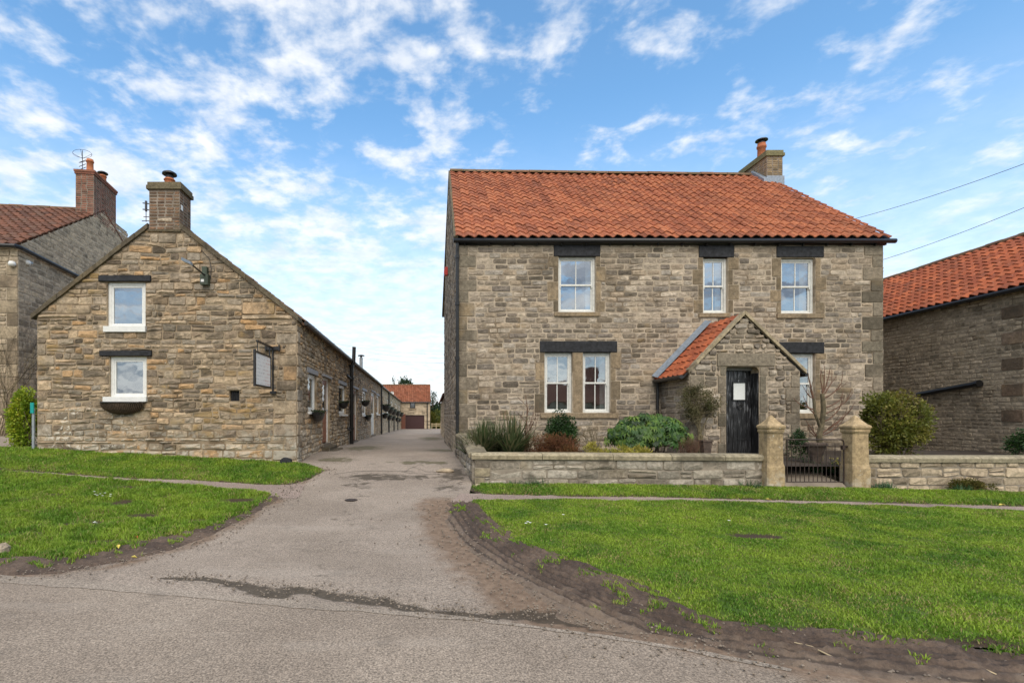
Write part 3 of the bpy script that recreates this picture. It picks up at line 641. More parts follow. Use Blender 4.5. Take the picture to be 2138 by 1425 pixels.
# pale joint strip along the road edge
J = [(0, 1208), (250, 1225), (500, 1250), (700, 1269), (1000, 1295), (1250, 1328), (1450, 1361), (1650, 1401)]
drape('road_joint', dens(pxpoly([(a, b - 6 + a * .003) for a, b in J] + [(a, b + 12 - a * .005) for a, b in reversed(J)]), .05, .035, 3), 'pale_joint', lambda x, y, e: H(x, y) + .016, .3)
for cr in ([(716, 1000), (760, 992), (820, 990), (880, 996)], [(845, 985), (862, 975), (880, 968), (900, 960)], [(862, 975), (890, 985), (930, 985)], [(700, 990), (740, 984), (800, 983), (870, 984)], [(840, 986), (905, 990), (925, 975), (905, 960)]):
    c_ = pxpoly(cr); w2 = .012; pts = dens(c_, .06)[:-int(max(2, 0)) or None]
    pts = []
    for a, b in zip(c_[:-1], c_[1:]):
        for q in range(8): p = Vector(a).lerp(Vector(b), q / 8); pts.append((p.x + U_(-.03, .03), p.y + U_(-.03, .03)))
    drape('lane_crack', [(x, y - w2 * U_(.5, 1.5)) for x, y in pts] + [(x, y + w2 * U_(.5, 1.5)) for x, y in reversed(pts)], 'crack_asphalt', lambda x, y, e: H(x, y) + .008, .2)
drape('path', dens(PATH_R, .12, .04), 'path_asphalt', lambda x, y, e: H(x, y) + .010, .25)
drape('path', dens(PATH_L, .12, .04), 'path_asphalt', lambda x, y, e: H(x, y) + .010, .25)
drape('yard', [(-30, 11.2), (-9.2, 11.95), (-8.9, 16), (-8.9, 30), (-30, 30)], 'lane_asphalt', lambda x, y, e: H(x, y) + .004, .8, lambda x, y, e: (0, 0, 0))
core2 = np.array(pxpoly([(945, 1052), (958, 1080), (985, 1115), (1030, 1152), (1090, 1188), (1160, 1222), (1240, 1258), (1320, 1288), (1420, 1318), (1560, 1345), (1750, 1372), (2138, 1408), (2450, 1440)]))
def mudz(x, y, e):
    d_ = core2[1:] - core2[:-1]; p = np.array((x, y)) - core2[:-1]; t_ = np.clip((p * d_).sum(1) / (d_ * d_).sum(1), 0, 1); q = p - t_[:, None] * d_
    i = np.argmin((q * q).sum(1)); s = (d_[i][0] * p[i][1] - d_[i][1] * p[i][0]) / math.hypot(*d_[i])
    along = i * 1.0 + t_[i]
    r = -.022 * math.sin(s * 58 + 1.5 * noise.noise(Vector((x * .8, y * .8, 1)))) + -.004 * math.sin(s * 120 + 2 * noise.noise(Vector((x, y, 5))))
    r += .03 * noise.noise(Vector((x * 2.6, y * 2.6, 2))) + .022 * noise.noise(Vector((x * 9, y * 9, 7))) + .012 * noise.noise(Vector((x * 25, y * 25, 7)))
    return H(x, y) - .012 + min(e, .15) * .32 + max(r, -.022) * min(1, e * 5)
def mudcol(x, y, e):
    d_ = core2[1:] - core2[:-1]; p = np.array((x, y)) - core2[:-1]; t_ = np.clip((p * d_).sum(1) / (d_ * d_).sum(1), 0, 1); q = p - t_[:, None] * d_
    i = np.argmin((q * q).sum(1)); s = (d_[i][0] * p[i][1] - d_[i][1] * p[i][0]) / math.hypot(*d_[i]); 
    g_ = .5 + .5 * math.sin(s * 58 + 1.5 * noise.noise(Vector((x * .8, y * .8, 1)))); return (min(1, max(0, .40 - s * 1.5)), g_ * math.exp(-(s / .45) ** 2), 0)
drape('mud', dens(MUD_R, .06, .07, 1), 'mud', mudz, .029, mudcol)
mudzl = lambda x, y, e: (H(x, y) - .012 + min(e, .12) * .33 + min(1, e * 5) * (.03 * noise.noise(Vector((x * 2, y * 5, 2))) + .02 * noise.noise(Vector((x * 9, y * 9, 7))) + .012 * math.sin((y + .33 * x) * 40) + .012 * noise.noise(Vector((x * 25, y * 25, 7)))))
drape('mud', dens(MUD_L, .07, .07, 2), 'mud', mudzl, .05)
BARE = [(G(1580, 1123), .42, .14), (G(255, 1052), .17, .2), (G(300, 1080), .26, .2), (G(262, 1020), .3, .12), (G(120, 1035), .17, .07), (G(125, 1068), .12, .07), (G(500, 1048), .34, .16), (G(195, 1096), .15, .12), (G(140, 1100), .18, .1), (G(410, 1090), .12, .1), (G(60, 1118), .2, .08), (G(350, 1040), .1, .08), (G(225, 1135), .4, .1), (G(1780, 1048), .5, .05), (G(1120, 1160), .2, .2)]
def bare(x, y): return min(1.0, max((blob(x, y, c, a, b) for c, a, b in BARE)))
def turfz(x, y, e): return H(x, y) + min(e * .6, .045) - .008 + .022 * noise.noise(Vector((x * 1.6, y * 1.6, 4))) * min(1, e * 4) - .03 * bare(x, y)
LW = {}
for nm, pl, jt in (('lawn_right', LAWN_R, .11), ('strip_right', STRIP_R, .03), ('strip_left', STRIP_L, .035), ('lawn_left', LAWN_L, .08)):
    d_ = dens(pl, .08, jt, 4); LW[nm] = d_
    drape('turf', d_, 'turf', turfz, .14, lambda x, y, e: (max(max(0, 1 - e / .16), bare(x, y) * 1.2), 0, 0))
# grass blades, one object per lawn
def blades(name, poly, dn, hl, label, lump=0, lawn=None, zf=None):
    P0 = np.array(poly); lo, hi = P0.min(0), P0.max(0); ar = (hi - lo).prod(); n = int(ar * dn * 1.3)
    pt = rng.uniform(lo, hi, (n, 2)); D = pt[:, 1]
    pxs = PX + F * pt[:, 0] / D
    keep = (pxs > -60) & (pxs < 2200) & (rng.random(n) < np.clip(7.5 / D, .25, 1.0) ** 1.1 / 1.0)
    pt = pt[keep]; pt = pt[inpoly(pt, poly)]; n = len(pt)
    ed = np.concatenate([edgedist(pt[i:i + 4000], poly[::2]) for i in range(0, n, 4000)]) if n else np.zeros(0)
    br = np.zeros(n)
    for c, a, b in BARE: br = np.maximum(br, np.exp(-(((pt[:, 0] - c[0]) / a) ** 2 + ((pt[:, 1] - c[1]) / b) ** 2)))
    cl = np.array([noise.noise(Vector((x * 2.3, y * 2.3, 11))) for x, y in pt]) if n else np.zeros(0); c2 = np.array([noise.noise(Vector((x * 7, y * 7, 21))) for x, y in pt])
    keep = (rng.random(n) > br * 1.7) & (rng.random(n) < np.clip(ed / .1 + .12, 0, 1)) & (rng.random(n) < .8 + c2 * 1.0)
    if lawn is not None:
        dl_ = edgedist(pt, lawn[::3]); tf = np.array([noise.noise(Vector((x * 5.5, y * 5.5, 33))) for x, y in pt]); keep &= (tf > .06 + dl_ * 1.0) & ~inpoly(pt, lawn)
    pt, ed, cl, c2 = pt[keep], ed[keep], cl[keep], c2[keep]; n = len(pt); D = pt[:, 1]
    z = np.array([(zf or turfz)(x, y, e) for (x, y), e in zip(pt, ed)]) - .006
    h = hl * (1 + .45 * cl + lump * c2) * rng.uniform(.55, 1.35, n) * np.clip(.5 + ed * 3, .5, 1); wd = rng.uniform(.0028, .0050, n) * (1 + .09 * np.maximum(D - 5, 0))
    th = rng.uniform(0, 2 * np.pi, n); le = th + rng.uniform(-1, 1, n); ln = h * rng.uniform(.2, 1.0, n)
    a = np.stack([np.cos(th) * wd, np.sin(th) * wd, 0 * wd], 1); l = np.stack([np.cos(le + 1.57) * ln, np.sin(le + 1.57) * ln, 0 * ln], 1); up = np.stack([0 * h, 0 * h, h], 1)
    b0 = np.column_stack([pt, z])
    V = np.stack([b0 - a, b0 + a, b0 + a * .8 + l * .35 + up * .6, b0 - a * .8 + l * .35 + up * .6, b0 + l + up * .95], 1).reshape(-1, 3)
    base = np.arange(n)[:, None] * 5; q = (base + [[0, 1, 2, 3]]); tr_ = (base + [[3, 2, 4]])
    li = np.concatenate([q, tr_], 1).ravel(); ls = np.tile([0, 4], n) + np.repeat(np.arange(n) * 7, 2); lt_ = np.tile([4, 3], n)
    me = bpy.data.meshes.new(name); me.vertices.add(len(V)); me.vertices.foreach_set('co', V.ravel()); me.loops.add(len(li)); me.loops.foreach_set('vertex_index', li.astype(np.int32))
    me.polygons.add(2 * n); me.polygons.foreach_set('loop_start', ls.astype(np.int32)); me.polygons.foreach_set('loop_total', lt_.astype(np.int32))
    at = me.color_attributes.new('Col', 'FLOAT_COLOR', 'POINT'); cc = np.ones((n, 5, 4), np.float32); cc[:, :, 0] = np.clip(rng.normal(.5, .2, n), 0, 1)[:, None]; cc[:, :, 1] = rng.random(n)[:, None] + (np.clip(.25 - ed, 0, .25) * .5)[:, None]
    at.data.foreach_set('color', cc.ravel()); me.materials.append(M['blade']); me.update(calc_edges=True); me.validate()
    o = bpy.data.objects.new(name, me); COL.objects.link(o); tag(o, label, 'grass', kind='stuff'); return o
blades('grass', LW['lawn_right'], 7000, .027, 'short mown grass of the wide green in front of the low wall')
blades('grass', LW['strip_right'], 6000, .045, 'narrow strip of grass between the low wall and the footpath')
blades('grass', LW['strip_left'], 5200, .045, 'dark strip of grass at the foot of the gabled cottage')
blades('grass', LW['lawn_left'], 5200, .050, 'tufty bright grass of the left-hand green beside the road', .5)
blades('grass', dens(MUD_R, .2), 4500, .032, 'stray grass tufts in the mud beside the right green', 0, LW['lawn_right'], mudz)
blades('grass', dens(MUD_L, .2), 4500, .038, 'stray grass tufts in the mud beside the left green', 0, LW['lawn_left'], mudzl)
# crumbs of stone and soil strewn along the worn edges
mb = MB()
for pl_, n_, sp_ in ((core2, 900, .5), (mudl, 600, .16), (CRK, 500, .12), (mudcore, 500, .2)):
    for _ in range(n_):
        i = random.randrange(len(pl_) - 1); p = pl_[i] + (pl_[i + 1] - pl_[i]) * R(); x, y = p[0] + random.gauss(0, sp_), p[1] + random.gauss(0, sp_ * .8)
        if y < 3 or y > 13: continue
        q = U_(.003, .011) * (1 + y * .08); z = H(x, y) + .02 + q * .4; a = U_(0, 6)
        vs = [(x + q * math.cos(a + k * 1.57) * U_(.7, 1.2), y + q * math.sin(a + k * 1.57) * U_(.7, 1.2), z) for k in range(4)]
        mb.add(vs + [(x, y, z + q * .8), (x, y, z - q)], [(0, 1, 4), (1, 2, 4), (2, 3, 4), (3, 0, 4), (1, 0, 5), (2, 1, 5), (3, 2, 5), (0, 3, 5)])
o = mb.build('gravel', M['grit']); tag(o, 'loose grit and soil crumbs along the edges of tarmac and mud', 'gravel', kind='stuff')
# ------------------------------------------------------------------ main farmhouse
D0 = 13.2; X0, X1 = .90, 11.90; ZG = .55
frH = frame((0, D0, 0), (1, 0, 0)); Zh = lambda y: zat(y, D0); Xh = lambda x: xat(x, D0)
house = thing('farmhouse', (6.4, 18, .5), 'large two-storey stone farmhouse with red pantile roof and black window lintels', 'house')
ZE = 6.0
wins = [ # opening u0,u1,z0,z1 ; lintel ; sill ; curtain
 (Xh(1166), Xh(1244), Zh(651), Zh(534), (Xh(1156), Xh(1253), Zh(535), Zh(512)), (Xh(1157), Xh(1252), Zh(660), Zh(651)), .14),
 (Xh(1468), Xh(1520), Zh(653), Zh(537), (Xh(1459), Xh(1532), Zh(537), Zh(513)), (Xh(1458), Xh(1523), Zh(662), Zh(653)), .22),
 (Xh(1631), Xh(1702), Zh(654), Zh(538), (Xh(1621), Xh(1719), Zh(537), Zh(514)), (Xh(1621), Xh(1719), Zh(664), Zh(654)), .2),
 (Xh(1137), Xh(1195), Zh(861), Zh(735), (Xh(1127), Xh(1288), Zh(735), Zh(712)), (Xh(1128), Xh(1290), Zh(872), Zh(861)), 0),
 (Xh(1217), Xh(1275), Zh(861), Zh(735), None, None, .2),
 (Xh(1634), Xh(1702), Zh(862), Zh(737), (Xh(1626), Xh(1720), Zh(737), Zh(714)), (Xh(1626), Xh(1720), Zh(873), Zh(862)), .0)]
opens = [w_[:4] for w_ in wins]
excl = list(opens) + [w_[4] for w_ in wins if w_[4]] + [w_[5] for w_ in wins if w_[5]]
quo = []
z = ZG - .3; k = 0
while z < ZE:
    hq = U_(.26, .36); z2 = min(z + hq, ZE); a = .30 if k % 2 else .52
    quo.append((X0, X0 + a * U_(.9, 1.1), z, z2, .018)); quo.append((X1 - (.82 - a) * U_(.9, 1.1), X1, z, z2, .018)); z = z2; k += 1
sur = []
def surround(a, b, c, d, left=True, right=True, alt=(.16, .3)):
    z = c; k = random.randint(0, 1)
    while z < d - .01:
        z2 = min(z + U_(.25, .5), d); z2 = d if d - z2 < .15 else z2
        if left: sur.append((a - alt[k % 2] * U_(.9, 1.1), a - .001, z, z2, .012))
        if right: sur.append((b + .001, b + alt[(k + 1) % 2] * U_(.9, 1.1), z, z2, .012))
        z = z2; k += 1
for i, (a, b, c, d, *_) in enumerate(wins):
    surround(a, b, c, d, i != 4 and i != 5, i != 3, (.13, .26))
sur.append((Xh(1196), Xh(1217) - .001, Zh(861), Zh(735), .012))
mb = MB()
for q in sur: one_stone(mb, frH, q[0] + .004, q[1] - .004, (q[2] + .004, q[2] + .004, q[3] - .004, q[3] - .004), .012, 1, .004, mat=2)
stone_wall(mb, frH, X0, X1, ZG - .3, ZE, opens=excl + [q[:4] for q in sur], quoins=quo, ch=(.115, .165), sw=(.18, .44), gap=.013, proud=(.002, .014), wob=.012, rough=.016, seed=3)
backing(mb, frH, [(X0, ZG - .6), (X1, ZG - .6), (X1, ZE + .1), (X0, ZE + .1)], opens)
# side walls: the left one stands along the lane and leans in plan a little
YB = 22.9; YR = 17.98; XRl, XBl = 1.05, 1.02; ZRl, ZRr = 10.14, 10.0
frL = frame((XBl, YB, 0), (X0 - XBl, D0 - YB, 0)); LL = math.hypot(X0 - XBl, YB - D0)
bndL = lambda z: (0, LL) if z < ZE else (max(0, (z - ZE) / (ZRl - ZE) * (YB - YR)), LL - max(0, (z - ZE) / (ZRl - ZE) * (YR - D0)))
stone_wall(mb, frL, 0, LL, ZG - .5, ZRl - .25, bnd=bndL, ch=(.12, .18), sw=(.2, .5), gap=.016, proud=(.002, .014), wob=.012, rough=.008, seed=5)
backing(mb, frL, [(0, -.2), (LL, -.2), (LL, ZE), (YB - YR, ZRl - .1), (0, ZE)], [], 1)
frR = frame((X1, D0, 0), (0, 1, 0)); DL = YB - D0
stone_wall(mb, frR, 0, DL, ZG - .3, ZRr - .3, bnd=lambda z: (0, DL) if z < ZE else (max(0, (z - ZE) / (ZRr - ZE) * (YR - D0)), DL - max(0, (z - ZE) / (ZRr - ZE) * (YB - YR))), ch=(.18, .3), sw=(.35, .8), gap=.016, seed=8)
backing(mb, frR, [(0, -.2), (DL, -.2), (DL, ZE), (YR - D0, ZRr - .1), (0, ZE)], [], 1)
frB = frame((X1, YB, 0), (-1, 0, 0)); backing(mb, frB, [(0, -.2), (X1 - XBl, -.2), (X1 - XBl, ZE), (0, ZE)], [], 1)
mb.build('wall', [M['house_stone'], M['house_mortar'], M['ashlar']], house)
for i, (a, b, c, d, li, si, cu_) in enumerate(wins):
    window(house, frH, a, b, c, d - .01, 'sash', .085, lintel=li, sill=si, curtain=cu_)
# roof
eL, eR = Vector((X0 - .03, D0 - .14, 6.13)), Vector((X1 + .1, D0 - .14, 6.13)); rL, rR = Vector((XRl - .05, YR, ZRl)), Vector((X1 + .1, YR, ZRr))
mb = MB()
def rp(s, t):
    p = eL.lerp(eR, s).lerp(rL.lerp(rR, s), t); p.z -= .035 * math.sin(math.pi * s) * t; p.z += .018 * noise.noise(Vector((s * 9, t * 5, 3))); return p
pantile(mb, rp, 41, 21, amp=.031, lift=.029, jit=.009)
bL, bR = Vector((XBl - .05, YB + .14, 6.05)), Vector((X1 + .1, YB + .14, 6.05))
slab(mb, [bR - Vector((0, 0, .02)), bL - Vector((0, 0, .02)), rL - Vector((0, 0, .04)), rR - Vector((0, 0, .04))], .05, 0)
slab(mb, [eL - Vector((0, -.04, .03)), eR - Vector((0, -.04, .03)), rR - Vector((0, 0, .1)), rL - Vector((0, 0, .1))], .05, 1)
o = mb.build('roof', [M['roof_tile'], M['black_paint']], house)
mb = MB(); ridge(mb, rL + Vector((0, 0, -.01)), rR + Vector((-.4, 0, .0)), .14); mb.build('ridge', M['ridge_tile'], o)
mb = MB()  # cement and stone verge along the lane gable
for a, b, w_ in ((eL, rL, 1), (bL, rL, 1)):
    d_ = (b - a); nrm = Vector((0, -d_.z, d_.y)).normalized() * (1 if d_.y > 0 else -1)
    if nrm.z < 0: nrm.negate()
    q = [a + Vector((-.05, 0, 0)) - nrm * .11, a + Vector((.06, 0, 0)) - nrm * .11, b + Vector((.06, 0, 0)) - nrm * .11, b + Vector((-.05, 0, 0)) - nrm * .11]
    mb.hexa(q + [p + nrm * .13 for p in q])
mb.build('verge', M['verge_stone'], o)
# gutter, fascia and downpipe
mb = MB(); gutter(mb, (X0 - .08, D0 - .13, 6.04), (X1 + .2, D0 - .13, 6.03), .062)
mb.box(X0 + .01, X1 + .05, D0 - .05, D0 + .02, 5.955, 6.09)
for i in range(18): x = X0 + .2 + i * .62; mb.box(x, x + .025, D0 - .1, D0 - .02, 5.93, 5.99)
mb.build('gutter', M['black_iron'], house, True)
mb = MB(); xd = X0 + .02
mb.tube([(xd, D0 - .1, 6.02), (xd, D0 - .09, 5.85), (xd, D0 - .075, 5.75), (xd, D0 - .075, .5)], .042, 8)
for z in (5.6, 4.4, 3.0, 1.6): mb.tube([(xd, D0 - .075, z), (xd, D0 - .075, z + .08)], .058, 8)
mb.build('downpipe', M['black_iron'], house)
# chimney of buff brick astride the ridge at the right end
def brickstack(mb, x0, x1, y0, y1, z0, z1, ch=(.068, .078), sw=(.19, .23), seed=1, faces='fblr'):
    for s_, fr, L in (('f', frame((x0, y0, 0), (1, 0, 0)), x1 - x0), ('r', frame((x1, y0, 0), (0, 1, 0)), y1 - y0), ('b', frame((x1, y1, 0), (-1, 0, 0)), x1 - x0), ('l', frame((x0, y1, 0), (0, -1, 0)), y1 - y0)):
        stone_wall(mb, fr, 0, L, z0, z1, ch=ch, sw=sw, gap=.011, proud=(.003, .008), wob=0, rough=.003, seed=seed)
    mb.box(x0 + .001, x1 - .001, y0 + .001, y1 - .001, z0, z1, 1, (.5, .5, 0))
def pot(parent, c, r, h, mat='terracotta', cowl=None, name='chimney_pot'):
    mb = MB(); mb.lathe(c, [(r * 1.15, 0), (r * 1.12, h * .1), (r, h * .14), (r * .92, h * .78), (r * 1.1, h * .8), (r * 1.12, h * .88), (r * .95, h * .9), (r * .95, h), (r * .75, h), (r * .7, h * .5)], 16)
    o = mb.build(name, M[mat], parent, True)
    if cowl:
        k = MB(); k.lathe((c[0], c[1], c[2] + h), [(r * .7, -.05), (r * .75, .06), (r * .7, .1)], 12)
        for a in range(4): th = a * 1.571 + .4; k.tube([(c[0] + r * .7 * math.cos(th), c[1] + r * .7 * math.sin(th), c[2] + h), (c[0] + r * .7 * math.cos(th), c[1] + r * .7 * math.sin(th), c[2] + h + cowl)], .008, 4)
        k.lathe((c[0], c[1], c[2] + h + cowl), [(r * 1.45, 0), (r * 1.4, .03), (r * .8, .07), (.001, .085)], 16); k.lathe((c[0], c[1], c[2] + h + cowl), [(r * 1.45, 0), (.001, .02)], 16)
        k.build('cowl', M['black_iron'], o, True)
    return o
cy0, cy1 = 17.25, 18.75; cx1 = X1 + .02; cx0 = cx1 - .50
cx1p = xat(1634, cy0); cx0 = xat(1601, cy0); cx1 = cx1p
ctop = zat(326, cy0)
mb = MB(); brickstack(mb, cx0, cx1, cy0, cy1, 9.0, ctop, seed=2)
ch = mb.build('chimney', [M['brick_buff'], M['brick_mortar']], house)
mb = MB(); mb.box(cx0 - .05, cx1 + .05, cy0 - .05, cy1 + .05, ctop, ctop + .1, 0, (.2, .5, 1)); mb.box(cx0 - .02, cx1 + .02, cy0 - .02, cy1 + .02, ctop + .1, ctop + .2, 0, (.7, .5, 1))
mb.build('cap', M['brick_buff'], ch)
pp = P(1590, 335, 18.0); pot(ch, (xat(1590, 18.35), 18.35, ctop + .2), .14, .80, cowl=.10)
mb = MB(); mb.box(cx0 - .03, cx1 + .03, cy0 - .05, cy0 - .015, 9.28, 9.62); mb.hexa([(cx0 - .16, cy0 - .1, 9.40), (cx0 - .02, cy0 - .1, 9.40), (cx0 - .02, cy0 + .7, 9.9), (cx0 - .1, cy0 + .7, 9.9), (cx0 - .16, cy0 - .1, 9.49), (cx0 - .02, cy0 - .1, 9.52), (cx0 - .02, cy0 + .66, 10.12), (cx0 - .1, cy0 + .66, 10.1)])
mb.build('flashing', M['lead'], ch)
# ---- porch
DP = 11.8; XP = lambda x: xat(x, DP); ZP = lambda y: zat(y, DP)
frP = frame((0, DP, 0), (1, 0, 0)); pl, pr_, pa = XP(1440), XP(1670), XP(1553); pze, pza = 2.60, 3.90
dl, dr, dz0, dz1 = XP(1516), XP(1585), .62, ZP(765)
mb = MB(); bp = lambda z: (pl, pr_) if z < pze else (pl + (z - pze) / (pza - pze) * (pa - pl), pr_ - (z - pze) / (pza - pze) * (pr_ - pa))
pq = []
z = .5; k = 0
while z < dz1 - .02:
    z2 = min(z + U_(.28, .5), dz1); z2 = dz1 if dz1 - z2 < .2 else z2
    pq.append((dl - (.14 if k % 2 else .2), dl - .002, z, z2, .02)); pq.append((dr + .002, dr + (.2 if k % 2 else .16), z, z2, .02)); z = z2; k += 1
z = .5; k = 0
while z < pze - .1:
    z2 = min(z + U_(.25, .35), pze - .02); pq.append((pr_ - (.34 if k % 2 else .22), pr_, z, z2, .02)); pq.append((pl, pl + (.22 if k % 2 else .34), z, z2, .02)); z = z2; k += 1
pq.append((XP(1496), XP(1618), dz1 + .001, ZP(737), .03))
stone_wall(mb, frP, pl, pr_, .4, pza - .08, bnd=bp, opens=[(dl, dr, dz0, dz1)], quoins=pq, ch=(.1, .16), sw=(.14, .36), gap=.014, proud=(.008, .04), wob=.03, rough=.022, seed=11)
backing(mb, frP, [(pl, .3), (pr_, .3), (pr_, pze), (pa, pza), (pl, pze)], [(dl, dr, dz0, dz1)], 1, .3)
frPL = frame((pl, D0, 0), (0, -1, 0)); stone_wall(mb, frPL, 0, D0 - DP, .4, pze - .05, ch=(.13, .2), sw=(.2, .45), gap=.014, seed=12); backing(mb, frPL, [(0, .3), (D0 - DP, .3), (D0 - DP, pze), (0, pze)], [])
frPR = frame((pr_, DP, 0), (0, 1, 0)); stone_wall(mb, frPR, 0, D0 - DP, .4, pze - .05, ch=(.13, .2), sw=(.2, .45), gap=.014, seed=13); backing(mb, frPR, [(0, .3), (D0 - DP, .3), (D0 - DP, pze), (0, pze)], [])
# shouldered corners of the doorway
for cx, sx in ((dr, -1), (dl, 1)):
    n = 8; rr = .13 if sx < 0 else .05
    pts = [(cx, dz1), (cx, dz1 - rr)] + [(cx + sx * (rr - rr * math.cos(a * math.pi / 2 / n)), dz1 - rr + rr * math.sin(a * math.pi / 2 / n)) for a in range(1, n)] + [(cx + sx * rr, dz1)]
    k = len(pts); vs = [fp(frP, u, .0, z) for u, z in pts] + [fp(frP, u, -.16, z) for u, z in pts]
    mb.add(vs, [tuple(range(k)), tuple(range(2 * k - 1, k - 1, -1))] + [(i, (i + 1) % k, (i + 1) % k + k, i + k) for i in range(k)], 2, (.5, .5, 1))
porch = mb.build('porch', [M['house_stone'], M['house_mortar'], M['ashlar']], house)
mb = MB()
A0, A1 = Vector((pa, DP - .02, pza + .03)), Vector((pa, D0, pza + .03)); LE, RE = pl - .17, pr_ + .12; zl_ = pze - .1; zr_ = pze - .03
pantile(mb, lambda s, t: Vector((LE, D0, zl_)).lerp(Vector((LE, DP - .02, zl_)), s).lerp(A1.lerp(A0, s), t), 6, 8, amp=.028, lift=.026)
pantile(mb, lambda s, t: Vector((RE, DP - .02, zr_)).lerp(Vector((RE, D0, zr_)), s).lerp(A0.lerp(A1, s), t), 6, 8, amp=.028, lift=.026)
slab(mb, [Vector((LE, DP, zl_ - .03)), Vector((LE, D0, zl_ - .03)), A1 - Vector((0, 0, .06)), A0 - Vector((0, -.02, .06))], .04, 1)
slab(mb, [Vector((RE, D0, zr_ - .03)), Vector((RE, DP, zr_ - .03)), A0 - Vector((0, -.02, .06)), A1 - Vector((0, 0, .06))], .04, 1)
mb.build('roof', [M['barn_tile'], M['black_paint']], porch)
mb = MB()   # stone verge of the porch
for (a, b) in (((LE + .12, zl_ + .1), (pa, pza + .05)), ((RE, zr_ + .02), (pa, pza + .05))):
    n = 7; mb = MB()
    for i in range(n):
        p = [a[0] + (b[0] - a[0]) * (i + e) / n for e in (.01, .99)]; q = [a[1] + (b[1] - a[1]) * (i + e) / n for e in (.01, .99)]
        mb.hexa([(p[0], DP - .06, q[0] - .05), (p[1], DP - .06, q[1] - .05), (p[1], DP + .12, q[1] - .05), (p[0], DP + .12, q[0] - .05), (p[0], DP - .06, q[0] + .035), (p[1], DP - .06, q[1] + .035), (p[1], DP + .12, q[1] + .035), (p[0], DP + .12, q[0] + .035)], 0, (R(), R(), 1))
    mb.build('verge', M['coping_stone'], porch)
mb = MB(); d_ = (A1 - Vector((LE, D0, zl_))); up = Vector((-d_.z, 0, d_.x)).normalized()
p0, p1 = Vector((LE + .02, 0, zl_)), Vector((A1.x - .02, 0, A1.z)); vs = []
for i in range(7):
    p = p0.lerp(p1, i / 6) + up * .075
    for k, (yy, e) in enumerate(((D0 - .21, -.02), (D0 - .1, .02), (D0 - .02, .07))): vs.append((p.x + up.x * e, yy, p.z + up.z * e))
mb.add(vs, [(3 * i + k, 3 * i + k + 1, 3 * i + k + 4, 3 * i + k + 3) for i in range(6) for k in range(2)]); mb.build('flashing', M['lead'], porch, True)
mb = MB(); gutter(mb, (LE - .03, DP - .02, zl_ - .03), (LE - .03, D0 - .04, zl_ - .05), .05); mb.build('gutter', M['black_iron'], porch); mb = MB(); gutter(mb, (RE + .03, DP - .02, zr_ - .05), (RE + .03, D0 - .04, zr_ - .06), .045); mb.build('gutter', M['black_iron'], porch)
mb = MB(); mb.tube([(LE, D0 - .12, zl_ - .07), (LE + .03, D0 - .1, zl_ - .25), (LE + .03, D0 - .08, .6)], .04, 8); mb.build('downpipe', M['black_iron'], porch)
# door: vertical planks, small light, knocker, strap hinges, worn black paint with a painted sheen
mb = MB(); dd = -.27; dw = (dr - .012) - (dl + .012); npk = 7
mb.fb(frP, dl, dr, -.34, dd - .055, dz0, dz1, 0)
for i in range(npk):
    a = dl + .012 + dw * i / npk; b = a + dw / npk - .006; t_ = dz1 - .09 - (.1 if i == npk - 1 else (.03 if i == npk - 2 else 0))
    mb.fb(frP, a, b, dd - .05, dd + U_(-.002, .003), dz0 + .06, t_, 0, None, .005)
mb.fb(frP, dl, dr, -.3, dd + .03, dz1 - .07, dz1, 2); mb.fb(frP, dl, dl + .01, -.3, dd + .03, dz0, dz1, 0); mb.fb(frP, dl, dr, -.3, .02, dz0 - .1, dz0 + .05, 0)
mb.fb(frP, dr - .008, dr + .001, -.3, -.02, dz0, dz1 - .14, 0)
DD = DP + .27; lx0, lx1, lz0, lz1 = xat(1530, DD), xat(1555, DD), zat(834, DD), zat(799, DD)
s_ = (dl + dw * .0); e_ = .022
mb.fb(frP, lx0, lx1, dd + .001, dd + .012, lz0, lz1, 1)
for a, b, c, d in ((lx0 - e_, lx0, lz0 - e_, lz1 + e_), (lx1, lx1 + e_, lz0 - e_, lz1 + e_), (lx0, lx1, lz0 - e_, lz0), (lx0, lx1, lz1, lz1 + e_)): mb.fb(frP, a, b, dd, dd + .03, c, d, 3)
cxk, czk = xat(1543, DD), zat(849, DD)
for k in range(12):
    a0, a1 = k * math.pi / 6, (k + 1) * math.pi / 6; mb.tube([fp(frP, cxk + .045 * math.cos(a0), dd + .03, czk + .055 * math.sin(a0)), fp(frP, cxk + .045 * math.cos(a1), dd + .03, czk + .055 * math.sin(a1))], .010, 6, 3)
mb.hexa([fp(frP, cxk + a, dd + c, czk + b) for c in (.022, .004) for a, b in ((0, -.06), (.045, 0), (0, .06), (-.045, 0))], 3)
for zz in (ZP(789), ZP(918)): mb.fb(frP, dl + dw * .55, dl + dw * .97, dd, dd + .014, zz - .014, zz + .014, 3)
mb.fb(frP, dl + .1, dl + .18, dd, dd + .02, ZP(862), ZP(860) + .01, 3)
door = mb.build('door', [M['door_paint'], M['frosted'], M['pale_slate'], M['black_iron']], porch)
# things on the house
ab = thing('alarm_box', (XBl + .1, 20.2, zat(567, 20.2)), 'small red alarm box high on the lane side of the farmhouse', 'alarm box')
mb = MB(); y = 18.6; x = X0 + (XBl - X0) * (y - D0) / (YB - D0); z = zat(567, y); ab.location = (x - .06, y, z)
mb.box(x - .13, x - .02, y - .12, y + .12, z - .14, z + .14); mb.box(x - .15, x - .12, y - .06, y + .06, z - .07, z + .05)
mb.build('cover', M['red_plastic'], ab); 
